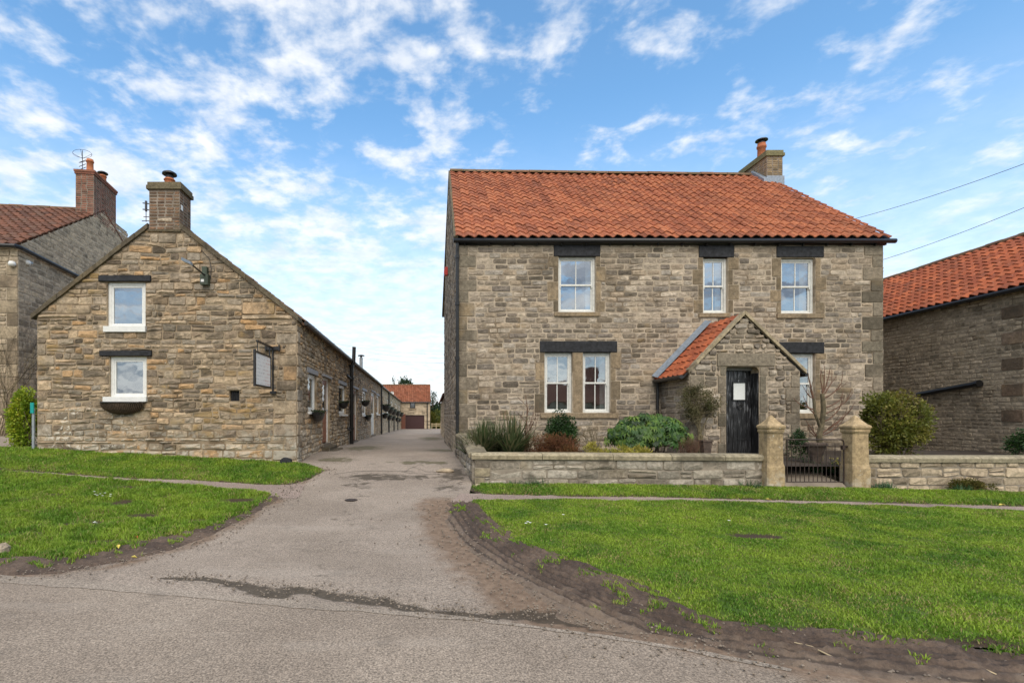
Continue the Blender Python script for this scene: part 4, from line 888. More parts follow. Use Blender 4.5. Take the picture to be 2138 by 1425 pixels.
# low rear outbuilding beyond the house, along the lane
ob = thing('outbuilding', (3.3, 30, .2), 'low stone outbuilding behind the farmhouse with its pale end towards the lane', 'outbuilding')
mb = MB(); fr = frame((1.55, 41, 0), (1.12 - 1.55, 23.2 - 41, 0)); L = math.hypot(.43, 17.8)
stone_wall(mb, fr, 0, L, -.2, 2.5, ch=(.2, .3), sw=(.35, .7), proud=(.005, .03), seed=14); backing(mb, fr, [(0, -.6), (L, -.6), (L, 2.5), (0, 2.5)], [])
mb.box(1.6, 5.5, 23.3, 41, -.5, 2.45, 1); mb.build('wall', [M['pale_stone'], M['pale_mortar']], ob)
mb = MB(); pantile(mb, lambda s, t: Vector((1.42, 41, 2.5)).lerp(Vector((.98, 23.1, 2.5)), s).lerp(Vector((3.4, 41, 4.1)).lerp(Vector((3.3, 23.1, 4.1)), s), t), 60, 7, ns=4); slab(mb, [Vector((5.7, 23.1, 2.4)), Vector((5.7, 41, 2.4)), Vector((3.4, 41, 4.1)), Vector((3.3, 23.1, 4.1))], .05); mb.build('roof', M['old_tile'], ob)
# ------------------------------------------------------------------ gabled cottage and its long range down the lane
DC = 11.9; XC = lambda x: xat(x, DC); ZC = lambda y: zat(y, DC)
cl, cr_, ca = XC(78), XC(620), XC(345); cze, cza = 3.90, ZC(446); YA = 38.6
dirR = Vector((-.0075, 1, 0)).normalized()
cot = thing('gabled_cottage', ((cl + cr_) / 2, 25, .5), 'stone gabled cottage with two white windows in its gable and a long lane side', 'cottage')
frC = frame((0, DC, 0), (1, 0, 0)); frN = frame((cr_, DC, 0), dirR)
cw = [(XC(224), XC(304), ZC(684), ZC(589), (XC(208), XC(316), ZC(588), ZC(576)), (XC(219), XC(306), ZC(693), ZC(680), .07)),
      (XC(229), XC(306), ZC(830), ZC(744), (XC(210), XC(318), ZC(743), ZC(732)), (XC(218), XC(308), ZC(838), ZC(827), .07))]
vent = (XC(479), XC(500), ZC(837), ZC(815))
mb = MB(); bc = lambda z: (cl, cr_) if z < cze else (cl + (z - cze) / (cza - cze) * (ca - cl), cr_ - (z - cze) / (cza - cze) * (cr_ - ca))
q = []; z = .3; k = 0
while z < 3.3:
    z2 = z + U_(.2, .34); q.append((cr_ - (.5 if k % 2 else .28) * U_(.85, 1.15), cr_, z, z2, .02))
    if k % 3 != 2: q.append((cl, cl + (.36 if k % 2 else .2) * U_(.85, 1.15), z, z2, .02))
    z = z2; k += 1
q += [(XC(506), XC(575), ZC(656), ZC(631), .025), (XC(505), XC(612), ZC(667), ZC(657), .03), (XC(80), XC(162), ZC(664), ZC(656), .03), (XC(118), XC(190), ZC(655), ZC(636), .02), (XC(472), XC(505), ZC(815), ZC(805), .02)]
stone_wall(mb, frC, cl, cr_, .2, .98, quoins=[x_ for x_ in q if x_[3] < .9], qk=0, ch=(.14, .2), sw=(.22, .6), gap=.02, proud=(.004, .03), wob=.04, rough=.03, seed=20)
q = [x_ for x_ in q if x_[3] >= .98]
stone_wall(mb, frC, cl, cr_, .98, cza - .1, qk=0, bnd=bc, opens=[w_[:4] for w_ in cw] + [w_[4] for w_ in cw] + [w_[5][:4] for w_ in cw] + [vent], quoins=q, ch=(.085, .18), sw=(.13, .48), gap=.009, proud=(.002, .026), wob=.06, rough=.024, seed=21)
backing(mb, frC, [(cl, 0), (cr_, 0), (cr_, cze), (ca, cza), (cl, cze)], [w_[:4] for w_ in cw] + [vent], 1)
# openings on the lane side (u measured along the wall)
uN = lambda px: 3000 / (872 - px) - DC
def Dn(px): return 3000 / (872 - px)
lw = [('win', 642.4, 661, 777, 858, True), ('door', 672.5, 688, 785, 924, True), ('win', 707, 722, 800, 864, True), ('door', 733.5, 745.5, 808, 920, True), ('win', 756, 765, 814, 866, False), ('wdoor', 774.5, 782.5, 816, 907, False), ('win', 785.5, 791.5, 824, 864, False)]
lop = []
for k_, a, b, yt, yb, _ in lw:
    D = Dn((a)); D2 = Dn(b); zt = zat(yt, D); zb = zat(yb, D if k_ == 'win' else (D + D2) / 2)
    lop.append((uN(a), uN(b), zb, zt))
LA = YA - DC
lex = [(a - .12, b + .12, d + .001, d + .14) for a, b, c, d in lop]
stone_wall(mb, frN, 0, LA, .0, cze - .12, opens=lop + lex, quoins=[(0, (.3 if i % 2 else .5), .3 + i * .27, .3 + (i + 1) * .27, .02) for i in range(12)], qk=0, ch=(.09, .16), sw=(.14, .36), gap=.012, proud=(.003, .03), wob=.05, rough=.024, seed=23)
n_front = len(mb.f)
backing(mb, frN, [(0, -.2), (LA, -.2), (LA, cze), (0, cze)], lop, 1, .2)
fr = frame((cl, YA, 0), (0, -1, 0)); backing(mb, fr, [(0, -.2), (LA, -.2), (LA, cze), (0, cze)], [], 1)
stone_wall(mb, fr, LA - 4, LA, .2, cze - .05, ch=(.15, .25), sw=(.2, .5), seed=24)
cott_wall = mb.build('wall', [M['cottage_stone'], M['cottage_mortar']], cot)
for w_ in cw: window(cot, frC, *w_[:4], style='upvc', rec=.05, lintel=w_[4], sill=w_[5], mat='white_plastic', smat='white_plastic', curtain=0, lout=.06)
mb = MB(); mb.fb(frC, vent[0], vent[1], -.12, -.1, vent[2], vent[3]); [mb.fb(frC, vent[0] + i * .045, vent[0] + i * .045 + .012, -.06, -.05, vent[2], vent[3]) for i in range(1, 5)]; mb.build('vent', M['black_paint'], cot)
def lane_door(parent, fr, a, b, c, d, col, half=True):
    mb = MB(); mb.fb(fr, a, a + .07, -.13, -.05, c, d, 1); mb.fb(fr, b - .07, b, -.13, -.05, c, d, 1); mb.fb(fr, a + .07, b - .07, -.13, -.052, d - .07, d, 1)
    mb.fb(fr, a + .07, b - .07, -.13, -.09, c, d - .07, 0)
    um = (a + b) / 2; mb.fb(fr, a + .18, b - .18, -.09, -.085, c + (d - c) * .5, d - .22, 2)
    mb.fb(fr, a + .18, b - .18, -.09, -.08, c + .15, c + (d - c) * .42, 0)
    mb.fb(fr, b - .16, b - .12, -.09, -.04, c + .98, c + 1.02, 3); mb.fb(fr, a - .05, b + .05, -.15, .05, c - .12, c, 4)
    o = mb.build('door', [M[col], M['white_paint'], M['dark_glass'], M['grey_metal'], M['concrete']], parent)
    l = MB(); l.fb(fr, a - .1, b + .1, -.02, .07, d, d + .07); l.build('lintel', M['pale_slate'], o)
for (k_, a, b, yt, yb, big), (u0, u1, z0, z1) in zip(lw, lop):
    if k_ == 'win': window(cot, frN, u0, u1, z0, z1, 'upvc', .06, lintel=(u0 - .12, u1 + .12, z1, z1 + .13), sill=(u0 - .06, u1 + .06, z0 - .07, z0, .08), lmat='pale_slate', smat='white_plastic', mat='white_plastic', glass='glass' if big else 'dark_glass', room=big, lout=.03)
    else: lane_door(cot, frN, u0, u1, z0, z1, 'brown_wood' if k_ == 'door' else 'white_paint')
# roofs of the range
def range_roof(parent, ya, yb, ze, zr, mat='range_tile', nc=90, front=None, lip=0.0):
    ex = lambda y: cr_ + .12 - .0075 * (y - DC); rx = lambda y: ca - .0075 * (y - DC); wx = lambda y: cl - .12 - .0075 * (y - DC)
    mb = MB(); e0, e1, r0, r1, w0, w1 = (Vector((f(y), y, z)) for f, y, z in ((ex, ya, ze - .1), (ex, yb, ze - .1), (rx, ya, zr), (rx, yb, zr), (wx, ya, ze - .1), (wx, yb, ze - .1)))
    pantile(mb, lambda s, t: e0.lerp(e1, s).lerp(r0.lerp(r1, s), t), nc, 10, ns=4)
    slab(mb, [w1, w0, r0, r1], .06, 0); slab(mb, [e0 - Vector((0, 0, .04)), e1 - Vector((0, 0, .04)), r1 - Vector((0, 0, .08)), r0 - Vector((0, 0, .08))], .05, 0)
    o = mb.build('roof', M[mat], parent); mb = MB(); ridge(mb, r0, r1, .13); mb.build('ridge', M['ridge_tile'], o)
    mb = MB(); gutter(mb, e0 + Vector((.03, 0, -.02)), e1 + Vector((.03, 0, -.02)), .055); mb.build('gutter', M['black_iron'], parent)
    return o
rf = range_roof(cot, DC + .3, YA, cze, cza)
mb = MB()
for (a, b) in (((XC(68), ZC(660)), (XC(311), ZC(471))), ((XC(624), ZC(664)), (XC(378), ZC(471)))):
    n = 9; mb = MB()
    for i in range(n):
        p = [a[0] + (b[0] - a[0]) * (i + e) / n for e in (.0, .985)]; qz = [a[1] + (b[1] - a[1]) * (i + e) / n + .0 for e in (.0, .985)]; j = U_(-.008, .008)
        mb.hexa([(p[0], DC - .07 + j, qz[0] - .07), (p[1], DC - .07 + j, qz[1] - .07), (p[1], DC + .35, qz[1] - .07), (p[0], DC + .35, qz[0] - .07), (p[0], DC - .07 + j, qz[0] + .045), (p[1], DC - .07 + j, qz[1] + .045), (p[1], DC + .35, qz[1] + .045), (p[0], DC + .35, qz[0] + .045)], 0)
    mb.build('verge', M['verge_stone'], rf)
mb = MB(); hx = .345; cc = XC(344); a, b = XC(312), XC(376); brickstack(mb, a, b, DC - .015, DC + .55, ZC(480), ZC(396), seed=6)
cch = mb.build('chimney', [M['brick_brown'], M['brick_mortar']], cot)
mb = MB(); mb.box(a - .05, b + .05, DC - .06, DC + .6, ZC(396), ZC(388), 0, (.3, .3, 1)); mb.box(a - .03, b + .03, DC - .04, DC + .58, ZC(388), ZC(381), 0, (.8, .3, 1)); mb.build('cap', M['brick_brown'], cch); mb = MB(); mb.box(a - .03, b + .03, DC - .04, DC + .5, ZC(484), ZC(480), 0, (.1, .3, 1)); mb.build('base_course', M['verge_stone'], cch)
pot(cch, (xat(354, DC + .28), DC + .28, ZC(381)), .115, .21, cowl=.10)
mb = MB(); mb.box(b - .02, b + .012, DC + .03, DC + .12, ZC(437), ZC(426)); mb.build('junction_box', M['white_plastic'], cch)
# pipes on the lane side
mb = MB(); u = Dn(727) - DC; top = zat(724, Dn(727))
mb.tube([fp(frN, u, .14, .3), fp(frN, u, .14, 3.55), fp(frN, u, .22, 3.72), fp(frN, u, .24, top)], .075, 10)
for z in (1.0, 2.3, 3.0, 3.5): mb.tube([fp(frN, u, .14, z), fp(frN, u, .14, z + .1)], .1, 10)
mb.tube([fp(frN, u + .02, .14, .95), fp(frN, u - .5, .02, 1.05)], .045, 8); mb.tube([fp(frN, u, .14, 3.0), fp(frN, u - .6, .02, 3.15)], .045, 8); mb.build('soil_pipe', M['black_plastic'], cot)
mb = MB(); u = Dn(794) - DC; mb.tube([fp(frN, u, .1, -.1), fp(frN, u, .1, 3.7)], .06, 8); mb.build('downpipe', M['black_iron'], cot)
mb = MB(); c = (xat(754, 30.5), 30.5, 4.2); mb.lathe(c, [(.1, 0), (.1, .78), (.001, .78)], 10, 0); mb.lathe(c, [(.2, .88), (.2, .93), (.001, .97)], 10, 1); mb.lathe(c, [(.2, .88), (.001, .86)], 10, 1); mb.lathe(c, [(.06, .78), (.06, .88)], 8, 1); mb.build('flue', [M['grey_metal'], M['black_iron']], cot)
mb = MB()
for i in range(2): mb.fb(frN, uN(671), uN(689), 0, .42 - .18 * i, .3, .55 + .1 * i, 0, (.3, .4, 0), .02)
mb.build('step', M['verge_stone'], cot)
# second, paler part of the range
row = thing('cottage_row', (-6.2, 61, -.3), 'long pale stone row beyond the drainpipe, with two rows of baskets on its lane wall', 'cottage row')
frS = frame(fp(frN, LA, 0, 0), dirR); LB = 84 - YA
sw_ = []; 
for a, b in ((796, 800), (807, 811), (816, 820), (824, 828.5), (831, 834.5)):
    sw_.append((3000 / (872 - a) - YA, 3000 / (872 - b) - YA, 1.75, 3.0))
mb = MB(); stone_wall(mb, frS, 0, LB, -.9, 3.62, opens=sw_, ch=(.17, .27), sw=(.3, .8), gap=.02, proud=(.005, .04), wob=.02, rough=.02, seed=31)
backing(mb, frS, [(0, -1.2), (LB, -1.2), (LB, 3.75), (0, 3.75)], sw_, 1); backing(mb, frame((cl, 84, 0), (0, -1, 0)), [(0, -1.2), (LB, -1.2), (LB, 3.75), (0, 3.75)], [])
mb.build('wall', [M['pale_stone'], M['pale_mortar']], row)
for a, b, c, d in sw_: window(row, frS, a, b, c, d, 'upvc', .06, mat='white_plastic', glass='dark_glass', room=False, sill=(a - .1, b + .1, c - .1, c, .1), smat='white_plastic')
range_roof(row, YA, 84, 3.84, 6.2, 'range_tile', 110)
for px in (810, 821, 829): mb = MB(); u = 3000 / (872 - px) - YA; mb.tube([fp(frS, u, .1, -1.0), fp(frS, u, .1, 3.7 if px == 810 else 1.6)], .07, 6); mb.build('downpipe', M['black_iron'], row)
# ------------------------------------------------------------------ foliage helpers
def rnd_dir():
    z = U_(-1, 1); a = U_(0, 2 * math.pi); r = math.sqrt(1 - z * z); return Vector((r * math.cos(a), r * math.sin(a), z))
def leaf(mb, p, d, L, W, mat=0, col=None, fold=.2):
    d = d.normalized(); s = d.cross(rnd_dir()); 
    if s.length < 1e-3: return
    s.normalize(); n = d.cross(s)
    mb.add([p, p + d * L * .45 + s * W / 2 + n * L * fold * .3, p + d * L, p + d * L * .45 - s * W / 2 + n * L * fold * .3], [(0, 1, 2, 3)], mat, col)
def bush(mb, c, r, n, L, W, mat=0, shell=.55, seed=0, lumps=14, lr=.42, flatb=.15, up=.2, gaps=.0):
    c = Vector(c); r = Vector(r); cen = []
    for i in range(lumps):
        d = rnd_dir(); q = U_(.45, .78); cen.append((Vector((d.x * r.x * q, d.y * r.y * q, d.z * r.z * q)), lr * U_(.7, 1.3), R()))
    k = 0
    while k < n:
        cc, q, sh = random.choice(cen); d = rnd_dir(); s = q * (shell + (1 - shell) * R()); o = cc + Vector((d.x * r.x, d.y * r.y, d.z * r.z)) * s
        if o.z < -r.z * (1 - flatb): continue
        e = o.x ** 2 / r.x ** 2 + o.y ** 2 / r.y ** 2 + o.z ** 2 / r.z ** 2
        if e > 1.25: continue
        if gaps and noise.noise(Vector((o.x * 4 + seed, o.y * 4, o.z * 4))) > gaps: k += 1; continue
        leaf(mb, c + o, d + rnd_dir() * .8 + Vector((0, 0, up)), L * U_(.6, 1.3), W * U_(.7, 1.3), mat, (min(1, max(0, .6 * sh + .4 * R())), R(), 0)); k += 1
def branch(mb, p, d, L, r, depth, mat=0, spread=.5, up=.15, kids=3, taper=.6, tips=None):
    n = 4; pts = [Vector(p)]; dd = Vector(d).normalized()
    for i in range(n): dd = (dd + rnd_dir() * .16 + Vector((0, 0, up * .3))).normalized(); pts.append(pts[-1] + dd * L / n)
    mb.tube(pts, [r * (1 - (1 - taper) * i / n) for i in range(n + 1)], 5 if r < .02 else 7, mat)
    if tips is not None: tips.append((pts[-1], dd))
    if depth > 0:
        for k in range(kids):
            q = pts[random.randint(2, n)] if k else pts[-1]; branch(mb, q, dd + rnd_dir() * spread, L * U_(.55, .85), r * taper * U_(.7, 1), depth - 1, mat, spread, up, kids, taper, tips)
def plant(name, loc, label, cat='shrub', group=None): return thing(name, loc, label, cat, group)
GZ = .68  # garden level behind the low wall
# garden bed and path
mb = MB()
mb.add([(1.05, 10.2, GZ - .1), (15, 10.2, GZ - .12), (15, 13.15, GZ), (.95, 13.15, GZ)], [(0, 1, 2, 3)]); o = mb.build('garden_bed', M['soil']); o['kind'] = 'structure'
mb = MB(); mb.hexa([(6.98, 9.7, .1), (8.15, 9.7, .1), (8.15, 11.8, .1), (6.98, 11.8, .1), (6.98, 9.9, .27), (8.15, 9.9, .27), (8.15, 11.8, .64), (6.98, 11.8, .64)]); o = mb.build('garden_path', M['concrete']); o['kind'] = 'structure'
mb = MB(); mb.add([(11.9, 13.1, .6), (15.5, 13.1, .6), (15.8, 25, .5), (11.9, 25, .5)], [(0, 1, 2, 3)]); o = mb.build('yard', M['soil']); o['kind'] = 'structure'
# ---- boundary walls
DW = 10.0; frW = frame((0, DW, 0), (1, 0, 0)); XW = lambda x: xat(x, DW)
def coping(mb, fr, a, b, za, zb, dep=.36, step=(.9, 1.5), fw=.05, th=.12):
    u = a
    while u < b - .01:
        v = u + U_(*step); v = b if b - v < .5 else v; z0 = za + (zb - za) * (u - a) / (b - a); z1 = za + (zb - za) * (v - a) / (b - a); j = U_(-.006, .006); g = .006
        pr = [(fw, -th), (fw + .01, -th * .4), (fw - .02, -.02), (fw - .07, 0), (-dep + .06, 0), (-dep - .02, -.03), (-dep - .03, -th)]
        vs = [fp(fr, u + g, w_, z0 + z_ + j) for w_, z_ in pr] + [fp(fr, v - g, w_, z1 + z_ + j) for w_, z_ in pr]; k = len(pr)
        mb.add(vs, [(i, (i + 1) % k, (i + 1) % k + k, i + k) for i in range(k)] + [tuple(range(k)), tuple(range(2 * k - 1, k - 1, -1))], 0, (R(), R(), 0)); u = v
wl1 = thing('boundary_wall', (3.9, 10.1, .2), 'long low garden wall of weathered stone with rounded coping, left of the gate', 'garden wall')
mb = MB(); xa, xb = XW(990), 6.72
stone_wall(mb, frW, xa, xb, -.05, .73, quoins=[(xa, xa + .3, .02, .2, .02), (xa, xa + .2, .2, .38, .02), (xa, xa + .32, .38, .56, .02)], ch=(.13, .2), sw=(.2, .55), gap=.012, proud=(.002, .02), wob=.03, rough=.022, seed=41)
mb.box(xa + .01, xb, DW, DW + .34, -.1, .74, 1, (.5, .5, 0))
frV = frame((.92, 13.1, 0), (.07, -3.0, 0)); frK = frame((.99, 10.1, 0), (.09, -.1, 0))
bz_ = lambda y: .74 + max(0, min(1, (y - 10.3) / 1.2)) * .28
stone_wall(mb, frV, 0, 3.0, .0, .74, ch=(.13, .2), sw=(.2, .5), seed=42, proud=(.004, .035)); stone_wall(mb, frV, 0, 1.75, .74, 1.0, ch=(.12, .2), sw=(.2, .5), seed=44, proud=(.004, .035))
mb.hexa([(.93, 13.15, 0), (1.0, 10.05, 0), (1.3, 10.05, 0), (1.25, 13.15, 0), (.93, 13.15, .74), (1.0, 10.05, .74), (1.3, 10.05, .74), (1.25, 13.15, .74)], 1, (.5, .5, 0))
mb.hexa([(.93, 13.15, .735), (.965, 11.4, .735), (1.26, 11.4, .735), (1.25, 13.15, .735), (.93, 13.15, 1.0), (.965, 11.4, 1.0), (1.26, 11.4, 1.0), (1.25, 13.15, 1.0)], 1, (.5, .5, 0))
stone_wall(mb, frK, 0, .1, -.05, .73, ch=(.13, .2), sw=(.2, .5), seed=43)
mb.build('wall', [M['bound_stone'], M['bound_mortar']], wl1)
mb = MB(); coping(mb, frW, xa - .06, xb, .855, .825); 
coping(mb, frV, 0, 1.7, 1.13, 1.1, .3, (.5, .8)); coping(mb, frV, 1.7, 3.0, 1.08, .86, .3, (.4, .6))
mb.build('coping', M['coping_stone'], wl1)
wl2 = thing('boundary_wall', (12, 10.1, .1), 'low garden wall of pale stone running right from the gate to the picture edge', 'garden wall')
mb = MB(); xa2, xb2 = 8.56, 14.6
stone_wall(mb, frW, xa2, xb2, -.1, .68, ch=(.13, .2), sw=(.2, .5), gap=.012, proud=(.002, .022), wob=.03, rough=.022, seed=46)
mb.box(xa2, xb2, DW, DW + .34, -.15, .69, 1, (.5, .5, 0)); mb.build('wall', [M['pale_stone'], M['bound_mortar']], wl2)
mb = MB(); coping(mb, frW, xa2, xb2, .79, .79); mb.build('coping', M['coping_stone'], wl2)
# gateposts: shaft with wider foot, moulded neck, flared pyramid cap
def gatepost(xc, label, bw, zb):
    t = thing('gatepost', (xc, 9.98, zb), label, 'gatepost', 'gateposts either side of the iron gate')
    def rings(mb, pr, col):
        vs = []; n = len(pr)
        for h, z in pr:
            cpt = [(-h, -h), (h, -h), (h, h), (-h, h)]; e = min(.03, h * .2)
            for i, (x, y) in enumerate(cpt):
                sx, sy = (1 if x > 0 else -1), (1 if y > 0 else -1)
                pa_, pb_ = ((x, y - sy * e), (x - sx * e, y)) if i % 2 == 0 else ((x - sx * e, y), (x, y - sy * e))
                for q_ in (pa_, pb_): vs.append((xc + q_[0] + U_(-.004, .004), 9.98 + q_[1] + U_(-.004, .004), z))
        mb.add(vs, [(8 * i + k, 8 * i + (k + 1) % 8, 8 * i + 8 + (k + 1) % 8, 8 * i + 8 + k) for i in range(n - 1) for k in range(8)] + [tuple(range(8 * n - 8, 8 * n))], 0, col)
    mb = MB(); b = bw; rings(mb, [(b + .018, zb - .2), (b + .018, zb + .42), (b + .002, zb + .5), (b - .004, 1.0), (b - .004, 1.24)], (.4, .5, 0)); mb.build('shaft', M['post_stone'], t)
    mb = MB(); rings(mb, [(b - .004, 1.235), (b + .008, 1.25), (b + .016, 1.275), (b + .016, 1.30), (b + .008, 1.31), (b + .022, 1.33), (b + .03, 1.36), (b + .026, 1.385), (b - .02, 1.42), (b * .5, 1.49), (.03, 1.565), (.012, 1.585)], (.6, .5, 0)); mb.build('cap', M['post_stone'], t)
gatepost(6.81, 'sandstone gatepost with pyramid cap on the door side of the iron gate', .155, .17)
gatepost(8.45, 'sandstone gatepost with pyramid cap on the bush side of the iron gate', .16, .14)
gt = thing('iron_gate', (XW(1700), 9.97, .2), 'low rusty iron bar gate between two stone gateposts', 'gate')
ga, gb = XW(1641), XW(1759); gz0, gz1, yg = .29, zat(917, 9.97), 9.97
mb = MB(); mb.tube([(ga, yg, .24), (ga, yg, gz1)], .012, 6); mb.tube([(ga, yg, gz1), (gb - .06, yg, gz1), (gb - .015, yg, gz1 - .015), (gb, yg, gz1 - .07), (gb, yg, .22)], .014, 6); mb.tube([(ga, yg, gz1 - .12), (gb, yg, gz1 - .12)], .009, 6); mb.tube([(ga, yg, gz0), (gb, yg, gz0)], .012, 6); mb.build('gate_frame', M['rusty_iron'], gt)
nb = 13
for i in range(1, nb): x = ga + (gb - ga) * i / nb; mb = MB(); tp = gz1 - .12 if i % 2 else gz1 - .35; mb.tube([(x, yg, .24), (x, yg, tp), (x, yg, tp + .05)], [.0075, .0075, .001 if i % 2 == 0 else .0075], 6); mb.build('bar', M['rusty_iron'], gt)
mb = MB(); mb.tube([(gb, yg, .98), (gb + .12, yg, .98)], .02, 6); mb.box(gb - .04, gb + .01, yg - .03, yg + .03, .92, 1.0); mb.build('latch', M['rusty_iron'], gt)
st = thing('gate_step', (XW(1705), 9.85, .1), 'worn flat stone step under the iron gate', 'step'); mb = MB()
mb.fb(frame((0, 9.75, 0), (1, 0, 0)), XW(1636), XW(1778), -.4, .02, .0, .19, 0, (.2, .3, 0), .02); mb.build('slab', M['verge_stone'], st)
# ------------------------------------------------------------------ barn on the right
ba = Vector((xat(2138, 12.0), 12.0, 0)); bb = Vector((xat(1845, 16.03), 16.03, 0)); bd = (bb - ba).normalized()
barn = thing('barn', (16.8, 17, .5), 'long stone barn at the right edge with bright orange pantile roof', 'barn')
Bn = ba - bd * 1.0; Bf = bb + bd * 9; LBn = (Bf - Bn).length; frBn = frame(Bf, -bd); bze = 4.6
mb = MB(); stone_wall(mb, frBn, 0, LBn, .2, bze - .05, quoins=[(LBn - 1.5, LBn - 1.0, 3.9 - i * .62, 4.2 - i * .62, .02) for i in range(5)], ch=(.08, .13), sw=(.14, .38), gap=.010, proud=(.001, .010), wob=.035, rough=.009, seed=51)
backing(mb, frBn, [(0, 0), (LBn, 0), (LBn, bze + .1), (0, bze + .1)], [])
nb_ = Vector((bd.y, -bd.x, 0)); 
q0, q1 = Bn + nb_ * 5.0, Bf + nb_ * 5.0
mb.add([(Bn.x, Bn.y, 0), (q0.x, q0.y, 0), (q0.x, q0.y, bze), ((Bn.x + q0.x) / 2, (Bn.y + q0.y) / 2, 6.6), (Bn.x, Bn.y, bze)], [(0, 1, 2, 3, 4)], 1); mb.add([(q0.x, q0.y, 0), (q1.x, q1.y, 0), (q1.x, q1.y, bze), (q0.x, q0.y, bze)], [(0, 1, 2, 3)], 1)
mb.build('wall', [M['barn_stone'], M['barn_mortar']], barn)
mb = MB(); e0 = Bn - nb_ * .14 + Vector((0, 0, bze + .02)); e1 = Bf - nb_ * .14 + Vector((0, 0, bze + .02)); r0 = Bn + nb_ * 2.5 + Vector((0, 0, 6.62)); r1 = Bf + nb_ * 2.5 + Vector((0, 0, 6.62))
pantile(mb, lambda s, t: e1.lerp(e0, s).lerp(r1.lerp(r0, s), t), int(LBn / .235), 13, amp=.034, lift=.030); slab(mb, [q0 + Vector((0, 0, bze)), q1 + Vector((0, 0, bze)), r1, r0], .06); slab(mb, [e1 - Vector((0, 0, .04)), e0 - Vector((0, 0, .04)), r0 - Vector((0, 0, .1)), r1 - Vector((0, 0, .1))], .05)
o = mb.build('roof', M['barn_tile'], barn); mb = MB(); ridge(mb, r0, r1, .13); mb.build('ridge', M['ridge_tile'], o)
mb = MB(); gutter(mb, e0 + Vector((-.03, 0, -.08)), e1 + Vector((-.03, 0, -.08)), .06)
mb.build('gutter', M['black_iron'], barn)
mb = MB(); tt_ = lambda px: (lambda D: D)(0)
def onbarn(px, py):
    # intersection of the view ray with the barn wall plane
    dx_ = (px - PX) / F; s = (ba.x - ba.y * dx_) / (dx_ * bd.y - bd.x); q_ = ba + bd * s; return Vector((q_.x - .1, q_.y, zat(py, q_.y)))
a, b = onbarn(1925, 823), onbarn(2052, 800); mb.tube([a, b], .07, 8); mb.tube([b - (b - a).normalized() * .06, b + (b - a).normalized() * .02], .09, 8); mb.build('pipe', M['black_plastic'], barn)
# ------------------------------------------------------------------ house at the far left
va = Vector((-(PX - 740) / F, 1, 0)).normalized(); ux = Vector((va.y, -va.x, 0))
lc = Vector((xat(38, 14.5), 14.5, 0)); hz_ = zat(512, 14.5)
lh = thing('neighbour_house', (lc.x - 3, 19, .7), 'tall pale stone house at the left edge with red brick chimney and old tiled roof', 'house')
LG = 9.6; LF = 9; zr_l = 9.35; hr = 5.1
frG = frame(lc, va); frF = frame(lc - ux * LF, ux)
mb = MB(); stone_wall(mb, frF, LF - 3.5, LF, .4, hz_, quoins=[(LF - (.5 if i % 2 else .3), LF, .5 + i * .36, .5 + (i + 1) * .36, .02) for i in range(15)], ch=(.13, .2), sw=(.2, .5), gap=.014, seed=61)
backing(mb, frF, [(0, 0), (LF, 0), (LF, hz_), (0, hz_)], [])
bG = lambda z: (0, LG) if z < hz_ else ((z - hz_) / (zr_l - hz_) * hr, LG - (z - hz_) / (zr_l - hz_) * (LG - hr) * .6)
stone_wall(mb, frG, 0, LG, .4, zr_l - .1, bnd=bG, ch=(.12, .18), sw=(.2, .45), gap=.012, proud=(.001, .009), wob=.02, rough=.007, seed=62)
backing(mb, frG, [(0, 0), (LG, 0), (LG, hz_ + 1.2), (hr, zr_l), (0, hz_)], [])
mb.build('wall', [M['pale_stone'], M['pale_mortar']], lh)
mb = MB(); g = lambda u, v_, z: lc - ux * u + va * v_ + Vector((0, 0, z))
pantile(mb, lambda s, t: g(LF, -.15, hz_ - .02).lerp(g(-.02, -.15, hz_ - .02), s).lerp(g(LF, hr, zr_l + .05).lerp(g(-.02, hr, zr_l + .05), s), t), 34, 17, amp=.035, lift=.034)
slab(mb, [g(-.02, LG + .1, hz_ + 1.1), g(LF, LG + .1, hz_ + 1.1), g(LF, hr, zr_l), g(-.02, hr, zr_l)], .06)
o = mb.build('roof', M['old_tile'], lh); mb = MB(); ridge(mb, g(LF, hr, zr_l + .04), g(0, hr, zr_l + .04), .12); mb.build('ridge', M['ridge_tile'], o)
mb = MB(); mb.tube([g(LF, -.2, hz_ - .06), g(-.05, -.2, hz_ - .08), g(-.1, -.05, hz_ - .08), g(-.08, LG, hz_ - .08)], .06, 8); mb.build('gutter', M['black_iron'], lh)
mb = MB(); 
c0 = hr - .85; 
def rotbox(mb, a, b, c, d, z0, z1, mat=0, col=None): mb.hexa([g(a, c, z0), g(b, c, z0), g(b, d, z0), g(a, d, z0), g(a, c, z1), g(b, c, z1), g(b, d, z1), g(a, d, z1)], mat, col)
fr1 = frame(g(.62, c0, 0), ux); fr2 = frame(g(0, c0, 0), va); zt_ = zat(372, 19.0)
stone_wall(mb, fr1, 0, .62, 8.8, zt_, ch=(.07, .078), sw=(.19, .23), gap=.011, proud=(.003, .008), rough=.003); stone_wall(mb, fr2, 0, 1.75, 8.8, zt_, ch=(.07, .078), sw=(.19, .23), gap=.011, proud=(.003, .008), rough=.003)
rotbox(mb, .001, .62, c0 + .001, c0 + 1.75, 8.8, zt_, 1); lch = mb.build('chimney', [M['brick_red'], M['brick_mortar']], lh)
mb = MB(); rotbox(mb, -.03, .65, c0 - .03, c0 + 1.78, zt_, zt_ + .08, 0, (.3, .4, 0)); rotbox(mb, -.05, .67, c0 - .05, c0 + 1.8, zt_ + .08, zt_ + .15, 0, (.6, .4, 0)); mb.build('cap', M['brick_red'], lch)
